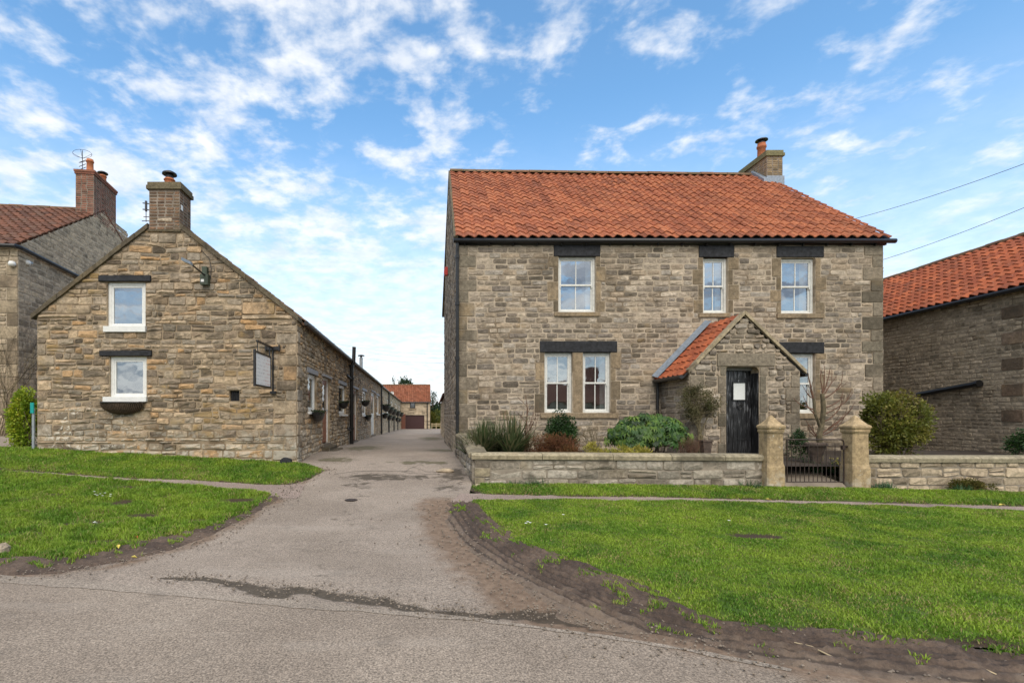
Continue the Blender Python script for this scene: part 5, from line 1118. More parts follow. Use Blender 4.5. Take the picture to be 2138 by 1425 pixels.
p = g(.25, c0 + .25, zt_ + .15); pot(lch, tuple(p), .12, .5); p = g(.2, c0 + 1.1, zt_ + .15); pot(lch, tuple(p), .13, .32, cowl=.06)
def aerial(loc, h, label, big=True):
    t = thing('tv_aerial', loc, label, 'aerial'); x, y, z = loc; mb = MB()
    mb.tube([(x, y, z), (x, y, z + h)], .014 if big else .01, 6); mb.tube([(x - .1, y, z + .02), (x + .35, y, z + .02)], .01, 5); mb.tube([(x - .06, y, z + .12), (x + .3, y, z + .12)], .01, 5); mb.build('mast', M['wire_dark'], t)
    mb = MB()
    if big:
        for k in range(24):
            a0, a1 = k * math.pi / 12, (k + 1) * math.pi / 12; mb.tube([(x + .3 * math.cos(a0), y + .3 * math.sin(a0), z + h - .12 + .05 * math.cos(a0)), (x + .3 * math.cos(a1), y + .3 * math.sin(a1), z + h - .12 + .05 * math.cos(a1))], .007, 4)
        for k in range(4): a0 = k * math.pi / 2 + .4; mb.tube([(x, y, z + h - .3), (x + .3 * math.cos(a0), y + .3 * math.sin(a0), z + h - .12 + .05 * math.cos(a0))], .006, 4)
        for zz in (.35, .5, .62): mb.tube([(x - .13, y, z + h - zz - .1), (x + .13, y, z + h - zz)], .012, 5)
        mb.tube([(x - .02, y - .1, z + h - .5), (x + .22, y + .1, z + h - .3)], .01, 5)
    else:
        mb.box(x - .02, x + .02, y - .02, y + .02, z + h - .25, z + h)
        for zz in (.05, .2): mb.tube([(x - .08, y, z + h - zz), (x + .09, y, z + h - zz - .02)], .014, 5)
    mb.build('antenna', M['wire_dark'], t)
aerial(P(172, 386, 19.1), 1.28, 'spindly tv aerial with a ring, beside the red brick chimney')
aerial(P(305, 463, 12.3), .5, 'short tv aerial beside the cottage chimney', False)
for px, py, pos, lab in ((25, 551, frF, 'white dome lamp on the front of the pale left-hand house, near its corner'), (57, 549, frG, 'white dome lamp on the side wall of the pale left-hand house, just round the corner')):
    D = 14.4 if px == 25 else 14.9; p = P(px, py, D); t = thing('security_lamp', p, lab, 'outdoor lamp', 'white lamps on the left-hand house'); mb = MB()
    mb.lathe((p.x, p.y, p.z), [(.001, .09), (.07, .07), (.1, .0), (.07, -.06), (.001, -.07)], 12); mb.build('dome', M['white_plastic'], t, True)
    mb = MB(); mb.box(p.x - .03, p.x + .03, p.y, p.y + .18, p.z + .02, p.z + .08); mb.build('bracket', M['grey_metal'], t)
# ------------------------------------------------------------------ garage house at the end of the lane
DG = 84.0; XG = lambda x: xat(x, DG); Zg = lambda y: zat(y, DG)
gh = thing('garage_house', (-3, 87, -.8), 'far stone building with red roof and maroon garage door closing the lane', 'building')
frE = frame((0, DG, 0), (1, 0, 0)); gop = [(XG(846.5), XG(886), -.8, Zg(866)), (XG(856), XG(867), Zg(852), Zg(839.5))]
mb = MB(); stone_wall(mb, frE, -9, XG(898), -.8, 3.6, opens=gop + [(XG(838), XG(846.5), -.8, Zg(864))], ch=(.22, .32), sw=(.4, .9), gap=.02, seed=71); backing(mb, frE, [(-9, -1.2), (XG(898), -1.2), (XG(898), 3.7), (-9, 3.7)], gop, 1, .3)
fr = frame((XG(898), DG, 0), (0, 1, 0)); backing(mb, fr, [(0, -1.2), (7, -1.2), (7, 3.7), (3.5, 6.6), (0, 3.7)], [])
mb.build('wall', [M['pale_stone'], M['pale_mortar']], gh)
mb = MB(); mb.fb(frE, XG(838), XG(846.5), 0, .12, -.8, Zg(864), 0); mb.build('brick_pier', M['brick_red'], gh)
mb = MB(); a, b = gop[0][:2]; mb.fb(frE, a, b, -.25, -.2, -.8, gop[0][3])
for i in range(10): mb.fb(frE, a + (b - a) * i / 10 + .02, a + (b - a) * (i + 1) / 10 - .02, -.2, -.17, -.75, gop[0][3] - .08)
mb.fb(frE, (a + b) / 2 - .2, (a + b) / 2 + .2, -.17, -.13, .35, .42); mb.build('garage_door', M['red_brown_paint'], gh)
window(gh, frE, *gop[1], style='casement', rec=.1, mat='black_paint', glass='dark_glass', room=False, sill=(gop[1][0] - .2, gop[1][1] + .2, gop[1][2] - .2, gop[1][2], .15))
mb = MB(); pantile(mb, lambda s, t: Vector((-9.2, DG - .2, 3.66)).lerp(Vector((XG(898) + .1, DG - .2, 3.66)), s).lerp(Vector((-9.2, DG + 3.5, 6.7)).lerp(Vector((XG(898) + .1, DG + 3.5, 6.7)), s), t), 34, 14, amp=.06, lift=.05, ns=5)
slab(mb, [Vector((XG(898) + .1, DG + 7.2, 3.6)), Vector((-9.2, DG + 7.2, 3.6)), Vector((-9.2, DG + 3.5, 6.68)), Vector((XG(898) + .1, DG + 3.5, 6.68))], .08); o = mb.build('roof', M['far_tile'], gh)
mb = MB(); ridge(mb, (-9.2, DG + 3.5, 6.7), (XG(898) + .1, DG + 3.5, 6.7), .18, step=.6); mb.build('ridge', M['ridge_tile'], o)
mb = MB(); gutter(mb, (-9, DG - .25, 3.58), (XG(897), DG - .25, 3.58), .09); mb.tube([(XG(892), DG - .1, 3.5), (XG(892), DG - .1, -.8)], .08, 6); mb.build('gutter', M['black_iron'], gh)
# ------------------------------------------------------------------ vegetation
def tree(loc, h, r, label, n=2600, L=.5, mat='leaf_conifer', trunkr=.3, base=.35, name='tree', lumps=20, spiky=False):
    x, y, z = loc; t = thing(name, loc, label, 'tree'); mb = MB(); tips = []
    mb.tube([(x, y, z), (x + .1, y, z + h * .4), (x, y, z + h * .85)], [trunkr, trunkr * .7, trunkr * .2], 7)
    for k in range(8): a = k * 2.4; branch(mb, (x, y, z + h * (base + .06 * k)), Vector((math.cos(a), math.sin(a), .7)), r * .7, trunkr * .35, 1)
    mb.build('trunk', M['bark'], t); mb = MB()
    bush(mb, (x, y, z + h * (base + (1 - base) / 2)), (r, r, h * (1 - base) / 2), n, L, L * .5, 0, .5, 1, lumps, .34)
    if spiky:
        for k in range(16): a = U_(0, 6.28); q = U_(0, .8) * r; p = Vector((x + q * math.cos(a), y + q * math.sin(a), z + h * U_(.8, .9)));  [leaf(mb, p + Vector((U_(-.25, .25), U_(-.25, .25), i * .14)), rnd_dir() + Vector((0, 0, 1.2)), L, L * .4, 0) for i in range(14)]
    mb.build('crown', M[mat], t); return t
tree((xat(848, 104), 104, -.9), 9.3, 3.4, 'dark evergreen tree top showing above the roof at the end of the lane', 11000, .5, spiky=True, base=.2)
tree((xat(903, 98), 98, -.9), 5.6, 1.9, 'dark conifer standing right of the garage building', 8000, .36, spiky=True, base=.1)
t = plant('bush', (xat(910, 88), 88, -.8), 'big yellow-green bush filling the gap right of the garage building'); mb = MB(); bush(mb, (xat(910, 88), 88, .7), (1.5, 1.2, 1.9), 2600, .3, .16, 0, .5, 2, 18, .4); mb.build('foliage', M['leaf_olive'], t)
t = plant('conifer', (xat(917, 92), 92, -.8), 'dark green conifer peeping between the bush and the low outbuilding', 'tree'); mb = MB(); bush(mb, (xat(917, 92), 92, 1.0), (1.1, 1.2, 2.4), 1800, .3, .14, 0, .5, 2, 18, .4); mb.build('foliage', M['leaf_conifer'], t)
t = thing('fence', (xat(909, 85), 85, -.7), 'low grey rail fence in front of the bush at the end of the lane', 'fence'); mb = MB()
for z in (-.3, 0): mb.box(xat(900, 85), xat(921, 85), 84.95, 85, z, z + .12)
mb.build('rail', M['straw'], t)
for i in range(3): mb = MB(); x = xat(901 + i * 9, 85); mb.box(x, x + .12, 85, 85.1, -.9, .2); mb.build('post', M['straw'], t)
# left clipped lime bush and the teal sign post in it
t = plant('bush', (xat(50, 12.1), 12.2, .8), 'bright lime-green clipped bush against the left corner of the gabled cottage'); c = P(47, 872, 12.3)
mb = MB(); bush(mb, (c.x - .02, 12.35, 1.45), (.36, .34, .80), 7500, .065, .04, 0, .4, 5, 26, .42, .02); bush(mb, (c.x + .12, 12.3, 1.95), (.2, .25, .32), 1300, .06, .04, 0, .4, 5, 8, .5, .02); mb.build('foliage', M['leaf_lime'], t)
mb = MB(); [branch(mb, (c.x + U_(-.1, .1), 12.35, .7), Vector((U_(-.3, .3), 0, 1)), .6, .02, 1) for _ in range(5)]; mb.build('stems', M['bark'], t)
t = thing('sign_post', (xat(70, 11.85), 11.85, .75), 'thin grey post with small teal plate beside the lime bush', 'sign post'); mb = MB(); x = xat(70, 11.85); mb.box(x - .025, x + .025, 11.83, 11.87, .6, 1.75); mb.build('post', M['grey_metal'], t); mb = MB(); mb.box(x - .04, x + .035, 11.8, 11.828, zat(862, 11.85), zat(840, 11.85)); mb.build('plate', M['teal_paint'], t)
# bare climber on the left-hand house
t = plant('climber', (lc.x, 14.4, .7), 'leafless climber spreading over the corner of the pale left-hand house', 'climber'); mb = MB()
for _ in range(9): branch(mb, (lc.x - .5 + U_(-.3, .4), 14.35, .8), Vector((U_(-.5, .5), 0, 1)), 1.4, .014, 3, 0, .6, .25, 3)
o = mb.build('stems', M['twig_olive'], t)
for v_ in o.data.vertices: v_.co.y = min(max(v_.co.y, -.22), .02)
# garden plants behind the low wall
def strap(mb, c, n, L, W, mat=0, stiff=.5, sp=1.0):
    for _ in range(n):
        a = U_(0, 6.283); tilt = U_(.05, 1.0) * sp; l = L * U_(.6, 1.15); d = Vector((math.cos(a) * tilt, math.sin(a) * tilt, 1)).normalized(); p = Vector(c) + Vector((U_(-.1, .1), U_(-.1, .1), 0)); s = Vector((-math.sin(a), math.cos(a), U_(-.4, .4))).normalized(); seg = 5; vs = []; col = (R(), R(), 0)
        for i in range(seg + 1):
            w_ = W * (1 - (i / seg) ** 2 * .9) / 2; vs += [p - s * w_, p + s * w_]; p = p + d * l / seg; d = (d + Vector((math.cos(a), math.sin(a), -1)) * (.11 * (1 - stiff) * 2 * tilt)).normalized()
        mb.add(vs, [(2 * i, 2 * i + 1, 2 * i + 3, 2 * i + 2) for i in range(seg)], mat, col)
def veg(name, px, D, label, build, mat, cat='shrub', part='foliage'):
    x = xat(px, D); t = plant(name, (x, D, GZ), label, cat); mb = MB(); build(mb, x); mb.build(part, M[mat], t); return t
t = veg('strap_leaved_plant', 1012, 11.0, 'dark spiky strap-leaved clump nearest the corner of the low wall', lambda mb, x: (strap(mb, (x - .05, 11, .66), 340, .85, .03), strap(mb, (x + .25, 11.2, .66), 160, .88, .03), strap(mb, (x - .25, 11.3, .66), 120, .6, .03)), 'leaf_strap', 'plant')
t = veg('strap_leaved_plant', 1068, 10.8, 'taller arching grey-green strap-leaved clump beside the dead stems', lambda mb, x: (strap(mb, (x, 10.8, .66), 230, .98, .036, 0, .45), strap(mb, (x + .15, 11, .66), 120, .8, .03)), 'leaf_strap', 'plant')
def deadstems(mb, x):
    for _ in range(10): branch(mb, (x + U_(-.1, .1), 11, .66), Vector((U_(-.5, .35), 0, 1.4)), .55, .01, 2, 0, .4, .3, 2)
    mb.tube([(x, 11, .7), (x - .02, 11, 1.3), (x + .02, 11, 1.7), (x - .03, 11, 2.02)], [.018, .014, .01, .006], 5)
    for k in range(5): z = 1.1 + k * .17; mb.tube([(x, 11, z), (x + (.12 if k % 2 else -.2), 11, z + .2)], .005, 4)
veg('dead_shrub', 1100, 11.0, 'dry brown stems standing tall left of the round clipped bush', deadstems, 'twig', part='stems')
veg('clipped_bush', 1170, 11.7, 'dark green rounded clipped bush under the paired windows', lambda mb, x: (bush(mb, (x, 11.7, 1.18), (.40, .38, .56), 9000, .038, .026, 0, .7, 1, 40, .36, .3), bush(mb, (x, 11.7, 1.05), (.36, .34, .5), 2500, .05, .04, 0, .2, 1, 30, .5)), 'leaf_box')
veg('heather', 1158, 10.65, 'low rust-brown heathery mound in front of the round clipped bush', lambda mb, x: (bush(mb, (x, 10.75, .82), (.58, .32, .36), 6500, .07, .012, 0, .4, 2, 24, .45, .3, .9), bush(mb, (x + .2, 10.6, .72), (.4, .25, .2), 2000, .06, .012, 0, .4, 2, 24, .45, .3, .9)), 'leaf_heather')
def twigs(mb, x, D=12.3, n=16, L=.32, z=.68, k=3):
    for _ in range(n): branch(mb, (x + U_(-.12, .12), D, z), Vector((U_(-.8, .8), U_(-.3, .3), 1.1)), L, .006, k, 0, .6, .2, 3)
veg('bare_shrub', 1242, 12.3, 'small leafless twiggy shrub against the wall between two green bushes', lambda mb, x: twigs(mb, x), 'twig_olive', part='stems')
veg('variegated_shrub', 1290, 10.5, 'low yellow-leaved shrub peeping over the coping of the low wall', lambda mb, x: [bush(mb, (x + dx_, 10.5, .76 + dz_), (.17, .14, .2), 420, .085, .022, 0, .3, 3, 7, .6, .3, 1.0) for dx_, dz_ in ((-.5, 0.04), (-.22, -.03), (.03, 0), (.3, .02), (.52, -.02))], 'leaf_yellowgreen')
def fatsia(mb, x):
    for _ in range(620):
        d = rnd_dir(); d.z = abs(d.z) * .95 - .25; q = U_(.72, 1.02); c = Vector((x + d.x * .92 * q, 11.2 + d.y * .5 * q, 1.15 + d.z * .66 * q)); r = U_(.10, .19)
        n = (d + Vector((0, -.35, .5)) + rnd_dir() * .45).normalized(); a = n.cross(Vector((0, 0, 1))); a.normalize(); b = n.cross(a); f = -b if (-b).z < 0 else b; s_ = a
        col = (R(), R(), 0)
        for k in range(-3, 4):
            th = k * .58; dd = (f * math.cos(th) + s_ * math.sin(th)); l = r * (1.15 - abs(k) * .13); sd_ = (f * -math.sin(th) + s_ * math.cos(th)) * r * .13
            mb.add([c, c + dd * l * .55 + sd_ + n * .012, c + dd * l - n * r * .25, c + dd * l * .55 - sd_ + n * .012], [(0, 1, 2, 3)], 0, col)
fa = veg('fatsia_bush', 1355, 11.2, 'large glossy green bush with hand-shaped leaves beside the porch', fatsia, 'leaf_fatsia')
mb = MB(); x = xat(1355, 11.2); [branch(mb, (x + U_(-.3, .3), 11.2, .65), Vector((U_(-.7, .7), U_(-.2, .2), 1)), .45, .016, 2) for _ in range(12)]; mb.build('stems', M['bark'], fa)
# climber on the porch
t = plant('porch_climber', (xat(1458, 11.65), 11.68, GZ), 'twiggy climber with a tangled top trained up the left of the black door', 'climber'); x = xat(1462, 11.65); mb = MB()
for k in range(7):
    a = U_(-.1, .1); mb.tube([(x + a, 11.7, .68), (x + a * .5 + .03 * (-1) ** k, 11.68, 1.1), (x - a * 1.5, 11.66, 1.4), (x - a * 2 + U_(-.15, .15), 11.6, 1.75)], [.02, .018, .014, .01], 6)
for _ in range(30): branch(mb, (x + U_(-.3, .25), 11.6, U_(1.4, 1.9)), Vector((U_(-1, .9), U_(-.5, .1), U_(-.2, 1))), .3, .006, 2, 0, .9, .1, 3)
mb.build('stems', M['twig_olive'], t); mb = MB(); bush(mb, (x - .05, 11.55, 1.87), (.50, .22, .55), 6500, .045, .014, 0, .1, 4, 30, .4, .0, .1, .25); mb.build('foliage', M['leaf_climber'], t)
t = thing('trough', (xat(1472, 11.4), 11.4, .9), 'small dark red trough standing by the foot of the porch climber', 'planter'); mb = MB(); x = xat(1472, 11.4)
mb.hexa([(x - .07, 11.3, .7), (x + .07, 11.3, .7), (x + .07, 11.45, .7), (x - .07, 11.45, .7), (x - .1, 11.29, 1.0), (x + .1, 11.29, 1.0), (x + .1, 11.47, 1.0), (x - .1, 11.47, 1.0)]); mb.box(x - .115, x + .115, 11.27, 11.49, 1.0, 1.035); mb.build('box', M['urn_stone'], t)
veg('dry_shrub', 1440, 10.7, 'low dry brown twiggy plant just behind the wall left of the door', lambda mb, x: twigs(mb, x, 10.7, 30, .22, .6), 'twig', part='stems')
# pollarded bare tree by the right-hand ground floor window
t = plant('pollarded_tree', (xat(1712, 11.0), 11.0, .6), 'small bare pollarded tree with red-brown shoots in front of the right ground-floor window', 'tree'); x = xat(1712, 11.0); mb = MB()
mb.tube([(x + .02, 11, .5), (x, 11, .95), (x - .02, 11, 1.15), (x + .05, 11, 1.4), (x + .08, 11, 1.72), (x + .05, 11, 2.05)], [.06, .052, .06, .045, .05, .038], 9); mb.tube([(x + .02, 11, 1.3), (x - .1, 11, 1.6), (x - .14, 11, 1.95)], [.035, .028, .026], 7)
mb.build('trunk', M['bark_green'], t); mb = MB()
for (sx, sz, ax, az, L) in [(-.14, 1.95, -.8, 1.2, .6), (-.14, 1.9, -.15, 1.5, .8), (-.14, 1.95, -1.4, .6, .4), (.05, 2.05, .3, 1.4, .75), (.05, 2.05, .8, 1.1, .8), (.06, 2.0, 1.3, .9, .7), (.08, 1.95, 1.6, .35, .85), (.08, 1.75, 1.5, .1, .8), (.08, 1.6, 1.4, .25, .9), (.08, 1.45, 1.2, .5, .9), (-.02, 1.15, 1.7, .2, .9), (-.02, 1.15, 1.2, .9, .8), (-.02, 1.12, -1, .8, .5), (.0, 1.1, -1.1, .3, .45), (.05, 2.0, -.2, 1.5, .6), (-.1, 1.7, -1.2, .4, .5), (.02, 1.2, 1.5, .6, 1.0), (-.1, 1.6, -.9, 1.0, .55)]:
    branch(mb, (x + sx, 11, sz), Vector((ax, U_(-.3, .3), az)), L * .55, .016, 1, 0, .3, .5, 2, .55)
mb.build('crown', M['twig'], t)
# urn on a plinth seen through the gate
t = thing('garden_urn', (xat(1703, 10.7), 10.7, .4), 'dark footed stone urn on a slab, seen through the gate bars', 'urn'); x = xat(1703, 10.7); mb = MB()
mb.lathe((x, 10.7, .34), [(.14, 0), (.14, .06), (.09, .08), (.06, .16), (.07, .2), (.1, .26), (.085, .3), (.13, .44), (.165, .54), (.17, .6), (.21, .62), (.21, .67), (.17, .67), (.15, .55)], 16); mb.build('urn_body', M['urn_stone'], t, True); mb = MB(); mb.box(x - .3, x + .3, 10.5, 10.9, .2, .345); mb.build('plinth', M['coping_stone'], t)
veg('small_bush', 1668, 10.9, 'small green bush between the left gatepost and the urn', lambda mb, x: bush(mb, (x, 10.9, .95), (.22, .2, .42), 1500, .05, .02, 0, .3, 3, 14, .4), 'leaf_box')
t = veg('flowering_plant', 1742, 10.5, 'pale yellow spring flowers low behind the gate bars', lambda mb, x: (strap(mb, (x, 10.5, .4), 60, .32, .014), strap(mb, (x - .3, 10.6, .4), 40, .3, .014)), 'leaf_daff', 'plant')
mb = MB(); x = xat(1742, 10.5)
for _ in range(26): c = Vector((x + U_(-.12, .1), 10.45 + U_(-.1, .1), U_(.5, .74))); [leaf(mb, c, rnd_dir(), .035, .02) for _ in range(5)]
mb.build('flowers', M['leaf_yellow'], t)
# big olive bush on the right, between gatepost and barn
t = plant('bush', (xat(1875, 11.3), 11.4, .6), 'tall olive-green bush behind the wall, between right gatepost and barn'); x = xat(1874, 11.4); mb = MB()
bush(mb, (x, 11.5, 1.5), (.84, .55, .68), 13000, .07, .042, 0, .35, 6, 34, .36, .05, .2, .6); bush(mb, (x - .1, 11.5, 1.05), (.70, .45, .5), 5500, .065, .035, 0, .3, 7, 26, .36, .1, .2, .35); mb.build('foliage', M['leaf_olive'], t)
mb = MB(); [branch(mb, (x + U_(-.25, .3), 11.35, .6), Vector((U_(-.5, .5), U_(-.2, .2), 1.2)), .6, .018, 2, 0, .4) for _ in range(10)]; mb.build('stems', M['bark'], t)
t = plant('bush', (xat(2150, 11), 11, .5), 'dark green bush cut by the right edge of the picture', 'shrub'); x = xat(2165, 11.0); mb = MB(); bush(mb, (x, 11, .9), (.5, .4, .45), 2600, .06, .03, 0, .4, 6, 20, .4); mb.build('foliage', M['leaf_box'], t)
# clumps of daffodil leaves at the foot of the wall
for i, (px, lab, n, L) in enumerate(((1075, 'low leafy clump in the grass near the left corner of the garden wall', 60, .15), (1115, 'second leafy clump of the pair near the left corner of the garden wall', 60, .2), (1560, 'dark daffodil clump left of the gatepost on the door side', 70, .2), (1835, 'grey-green daffodil clump right of the gatepost on the bush side', 110, .2), (2000, 'daffodil clump beside the mossy mound at the wall foot', 90, .17))):
    x, y = XW(px) * .985, 9.8; t = thing('daffodil_clump', (x, y, H(x, y)), lab, 'plant', 'leafy clumps at the foot of the garden wall'); mb = MB(); strap(mb, (x, y, H(x, y)), n, L, .013, 0, .35, 1.6); strap(mb, (x + .15, y, H(x, y)), n // 2, L, .013, 0, .35, 1.6); mb.build('leaves', M['leaf_daff'], t)
x, y = XW(2030) * .985, 9.85; t = thing('moss_mound', (x, y, .1), 'brownish-green mossy mound growing up the right-hand garden wall', 'plant'); mb = MB(); bush(mb, (x, y, .18), (.42, .16, .22), 3800, .03, .02, 0, .6, 2, 20, .4, .4, .4); mb.build('foliage', M['leaf_moss'], t)
# ------------------------------------------------------------------ baskets
def basket(loc, rx, ry, h, fol, label, rotz=0.0, mat='black_iron', name='hanging_basket', group='planted baskets on the lane wall', leafn=160):
    t = thing(name, loc, label, 'basket', group); mb = MB(); x, y, z = loc
    pr = [(1, 0), (.96, -.3), (.8, -.62), (.5, -.88), (.15, -1)]; n = 14; vs = []
    for r_, z_ in pr:
        for k in range(n): a = 2 * math.pi * k / n; vs.append((x + rx * r_ * math.cos(a), y + ry * r_ * math.sin(a), z + z_ * h))
    mb.add(vs, [(i * n + k, i * n + (k + 1) % n, (i + 1) * n + (k + 1) % n, (i + 1) * n + k) for i in range(4) for k in range(n)] + [tuple(range(4 * n, 5 * n))]); mb.build('bowl', M[mat], t)
    mb = MB(); 
    for _ in range(leafn): a = U_(0, 6.28); q = math.sqrt(R()); leaf(mb, Vector((x + rx * q * math.cos(a), y + ry * q * math.sin(a), z + U_(-.05, .02))), rnd_dir() + Vector((0, 0, .7)), fol, fol * .5)
    mb.build('plant', M['leaf_dark'], t); return t
tr_ = thing('hayrack_planter', (XC(261), DC - .14, ZC(852)), 'slatted half-round rack hung below the lower white window of the gable', 'planter'); mb = MB(); a, b, zt, zb = XC(217), XC(303), ZC(840), ZC(864); nn = 26
for i in range(nn):
    u = a + (b - a) * i / (nn - 1); s = 1 - abs(2 * i / (nn - 1) - 1) ** 2.6; pts = [(u, DC - .03 - .24 * math.sin(th) * max(s, .15), zt - (zt - zb) * (1 - math.cos(th)) * (.35 + .65 * s)) for th in (math.pi / 2 * q / 5 for q in range(6))]
    pts = [(u + (.0), DC - .03 - .24 * (.4 + .6 * s) * math.cos(th), zt - (zt - zb) * (.45 + .55 * s) * math.sin(th)) for th in (math.pi / 2 * q / 5 for q in range(6))]; mb.tube(pts, .012, 5)
mb.build('slats', M['wicker'], tr_); mb = MB(); mb.tube([(a, DC - .04, zt), (a + .05, DC - .2, zt), (a + .2, DC - .27, zt), (b - .2, DC - .27, zt), (b - .05, DC - .2, zt), (b, DC - .04, zt)], .02, 6)
mb.build('rim', M['black_iron'], tr_); mb = MB(); n = 14; vs = []
for j, (r_, z_) in enumerate(((1, .99), (.95, .6), (.8, .25), (.5, .06))):
    for i in range(n + 1): th = math.pi * i / n; vs.append(((a + b) / 2 + (b - a) / 2 * r_ * .97 * math.cos(th), DC - .03 - .21 * r_ * math.sin(th), zb + .03 + (zt - zb - .05) * z_))
mb.add(vs, [(j * (n + 1) + i, j * (n + 1) + i + 1, (j + 1) * (n + 1) + i + 1, (j + 1) * (n + 1) + i) for j in range(3) for i in range(n)] + [tuple(range(n + 1))]); mb.build('liner', M['soil'], tr_)
def onlane(px, py, out=.2): u = 3000 / (872 - px) - DC; p = fp(frN, u, out, 0); return Vector((p.x, p.y, zat(py, p.y)))
for px, py, out, rx, ry, h, lab in ((652, 860, .16, .15, .5, .26, 'wide dark wall basket under the first white window of the lane wall'), (704, 840, .22, .17, .17, .22, 'round dark hanging basket beside the second lane window'), (752, 838, .25, .2, .2, .24, 'round dark hanging basket beside the third lane window, past the black pipe'), (762, 868, .18, .16, .5, .25, 'dark wall basket below the third lane window')):
    basket(tuple(onlane(px, py, out)), rx, ry, h, .08, lab)
ub = ['first', 'second', 'third', 'fourth', 'farthest']
pu = basket(tuple(onlane(796, 846, .35)), .35, .6, .5, .15, 'first dark basket of the upper line on the pale row', leafn=90); pu['group'] = 'upper line of baskets on the pale row'
for i, (px, py) in enumerate(((797, 846), (807, 851), (815, 855), (825, 859), (833, 862))):
    o = pu if i == 0 else copy_tree(pu); o.location = onlane(px, py, .35); s = 1 + .25 * i; o.scale = (1.0, s, 1 + .05 * i); o['label'] = ub[i] + ' dark basket from the drainpipe in the upper line on the pale row'
pu2 = copy_tree(pu); 
for i, (px, py) in enumerate(((799, 864), (809, 868), (817.5, 870), (826, 872.5), (831.5, 874))):
    o = pu2 if i == 0 else copy_tree(pu2); o.location = onlane(px, py, .2); o.scale = (.8, 1 + .2 * i, .75 + .05 * i); o['label'] = ub[i] + ' dark basket from the drainpipe in the lower line on the pale row'; o['group'] = 'lower line of baskets on the pale row'
# ------------------------------------------------------------------ hanging sign, wall lamp, dish
sx = xat(565, 11.75); t = thing('hanging_sign', (sx, 11.3, 2.5), 'white information board in a black frame hanging from a bracket on the cottage', 'sign'); y0, y1, z0, z1 = 10.62, 11.72, 2.2, 2.93
mb = MB(); mb.box(sx - .012, sx + .012, y0 + .03, y1 - .03, z0 + .03, z1 - .03); mb.build('board', M['sign_face'], t)
mb = MB(); e = .035; mb.box(sx - .025, sx + .025, y0, y1, z0, z0 + e); mb.box(sx - .025, sx + .025, y0, y1, z1 - e, z1); mb.box(sx - .022, sx + .022, y0 - .02, y0 + e, z0 - .01, z1 + .03); mb.box(sx - .025, sx + .025, y1 - e, y1, z0 + e, z1 - e); mb.build('board_frame', M['black_iron'], t)
mb = MB(); zb = 3.12; xb = sx + .02; mb.box(xb - .02, xb + .02, 10.7, 11.9, zb, zb + .04); mb.tube([(xb, 10.75, zb), (xb, 10.75, z1)], .01, 5); mb.tube([(xb, 11.6, zb), (xb, 11.6, z1)], .016, 5); mb.box(xb - .16, xb + .16, 11.82, 11.88, zb - .03, zb + .05); mb.box(xb - .17, xb - .14, 11.8, 11.88, zb - .05, zb + .09); mb.box(xb + .14, xb + .17, 11.8, 11.88, zb - .05, zb + .09); mb.tube([(xb, 11.86, 2.1), (xb, 11.86, zb)], .022, 6); mb.box(xb - .05, xb + .08, 11.8, 11.88, 2.08, 2.14); mb.build('bracket', M['black_iron'], t)
t = thing('wall_lamp', P(428, 584, 11.8), 'grey street lamp arm with green control box high on the cottage gable', 'street lamp'); mb = MB(); p0, p1 = P(424, 572, 11.7), P(398, 550, 11.0); mb.tube([p0, (p0 + p1) / 2, p1], .018, 6); mb.tube([P(424, 572, 11.7), P(438, 578, 11.85)], .018, 6); mb.build('arm', M['black_iron'], t)
mb = MB(); h0 = P(400, 550, 10.9); h1 = P(383, 542, 10.75); mb.hexa([(h0.x - .0, h0.y - .06, h0.z - .03), (h0.x, h0.y + .06, h0.z - .03), (h1.x, h1.y + .1, h1.z - .04), (h1.x, h1.y - .1, h1.z - .04), (h0.x - .0, h0.y - .05, h0.z + .03), (h0.x, h0.y + .05, h0.z + .03), (h1.x, h1.y + .09, h1.z + .03), (h1.x, h1.y - .09, h1.z + .03)]); mb.build('lamp_head', M['grey_metal'], t)
mb = MB(); c = P(428, 584, 11.8); mb.box(c.x - .09, c.x + .09, c.y - .06, c.y + .08, c.z - .12, c.z + .12); mb.box(c.x - .06, c.x + .05, c.y - .03, c.y + .08, c.z + .12, c.z + .3); mb.box(c.x - .07, c.x - .0, c.y - .064, c.y - .061, c.z - .06, c.z, 1); mb.build('control_box', [M['green_box'], M['white_plastic']], t)
mb = MB(); mb.tube([c + Vector((.1, .07, .05)), P(441, 560, 11.87), P(437, 540, 11.87), P(420, 522, 11.87)], .008, 5); mb.build('cable', M['black_iron'], t)
t = thing('satellite_dish', (xat(819, 57), 57, 4.1), 'small white satellite dish on the roof edge of the pale row', 'satellite dish'); c = (xat(819, 57), 57, zat(820, 57)); mb = MB()
vs = [c]; 
for r_, dd_ in ((.1, -.02), (.2, -.06)): vs += [(c[0] + r_ * math.cos(a * .524), c[1] + dd_, c[2] + r_ * math.sin(a * .524)) for a in range(12)]
mb.add(vs, [(0, 1 + k, 1 + (k + 1) % 12) for k in range(12)] + [(1 + k, 1 + (k + 1) % 12, 13 + (k + 1) % 12, 13 + k) for k in range(12)]); mb.build('dish', M['white_plastic'], t); mb = MB(); mb.tube([c, (c[0] - .1, 57.2, c[2] - .8)], .03, 5); mb.build('mount', M['grey_metal'], t)
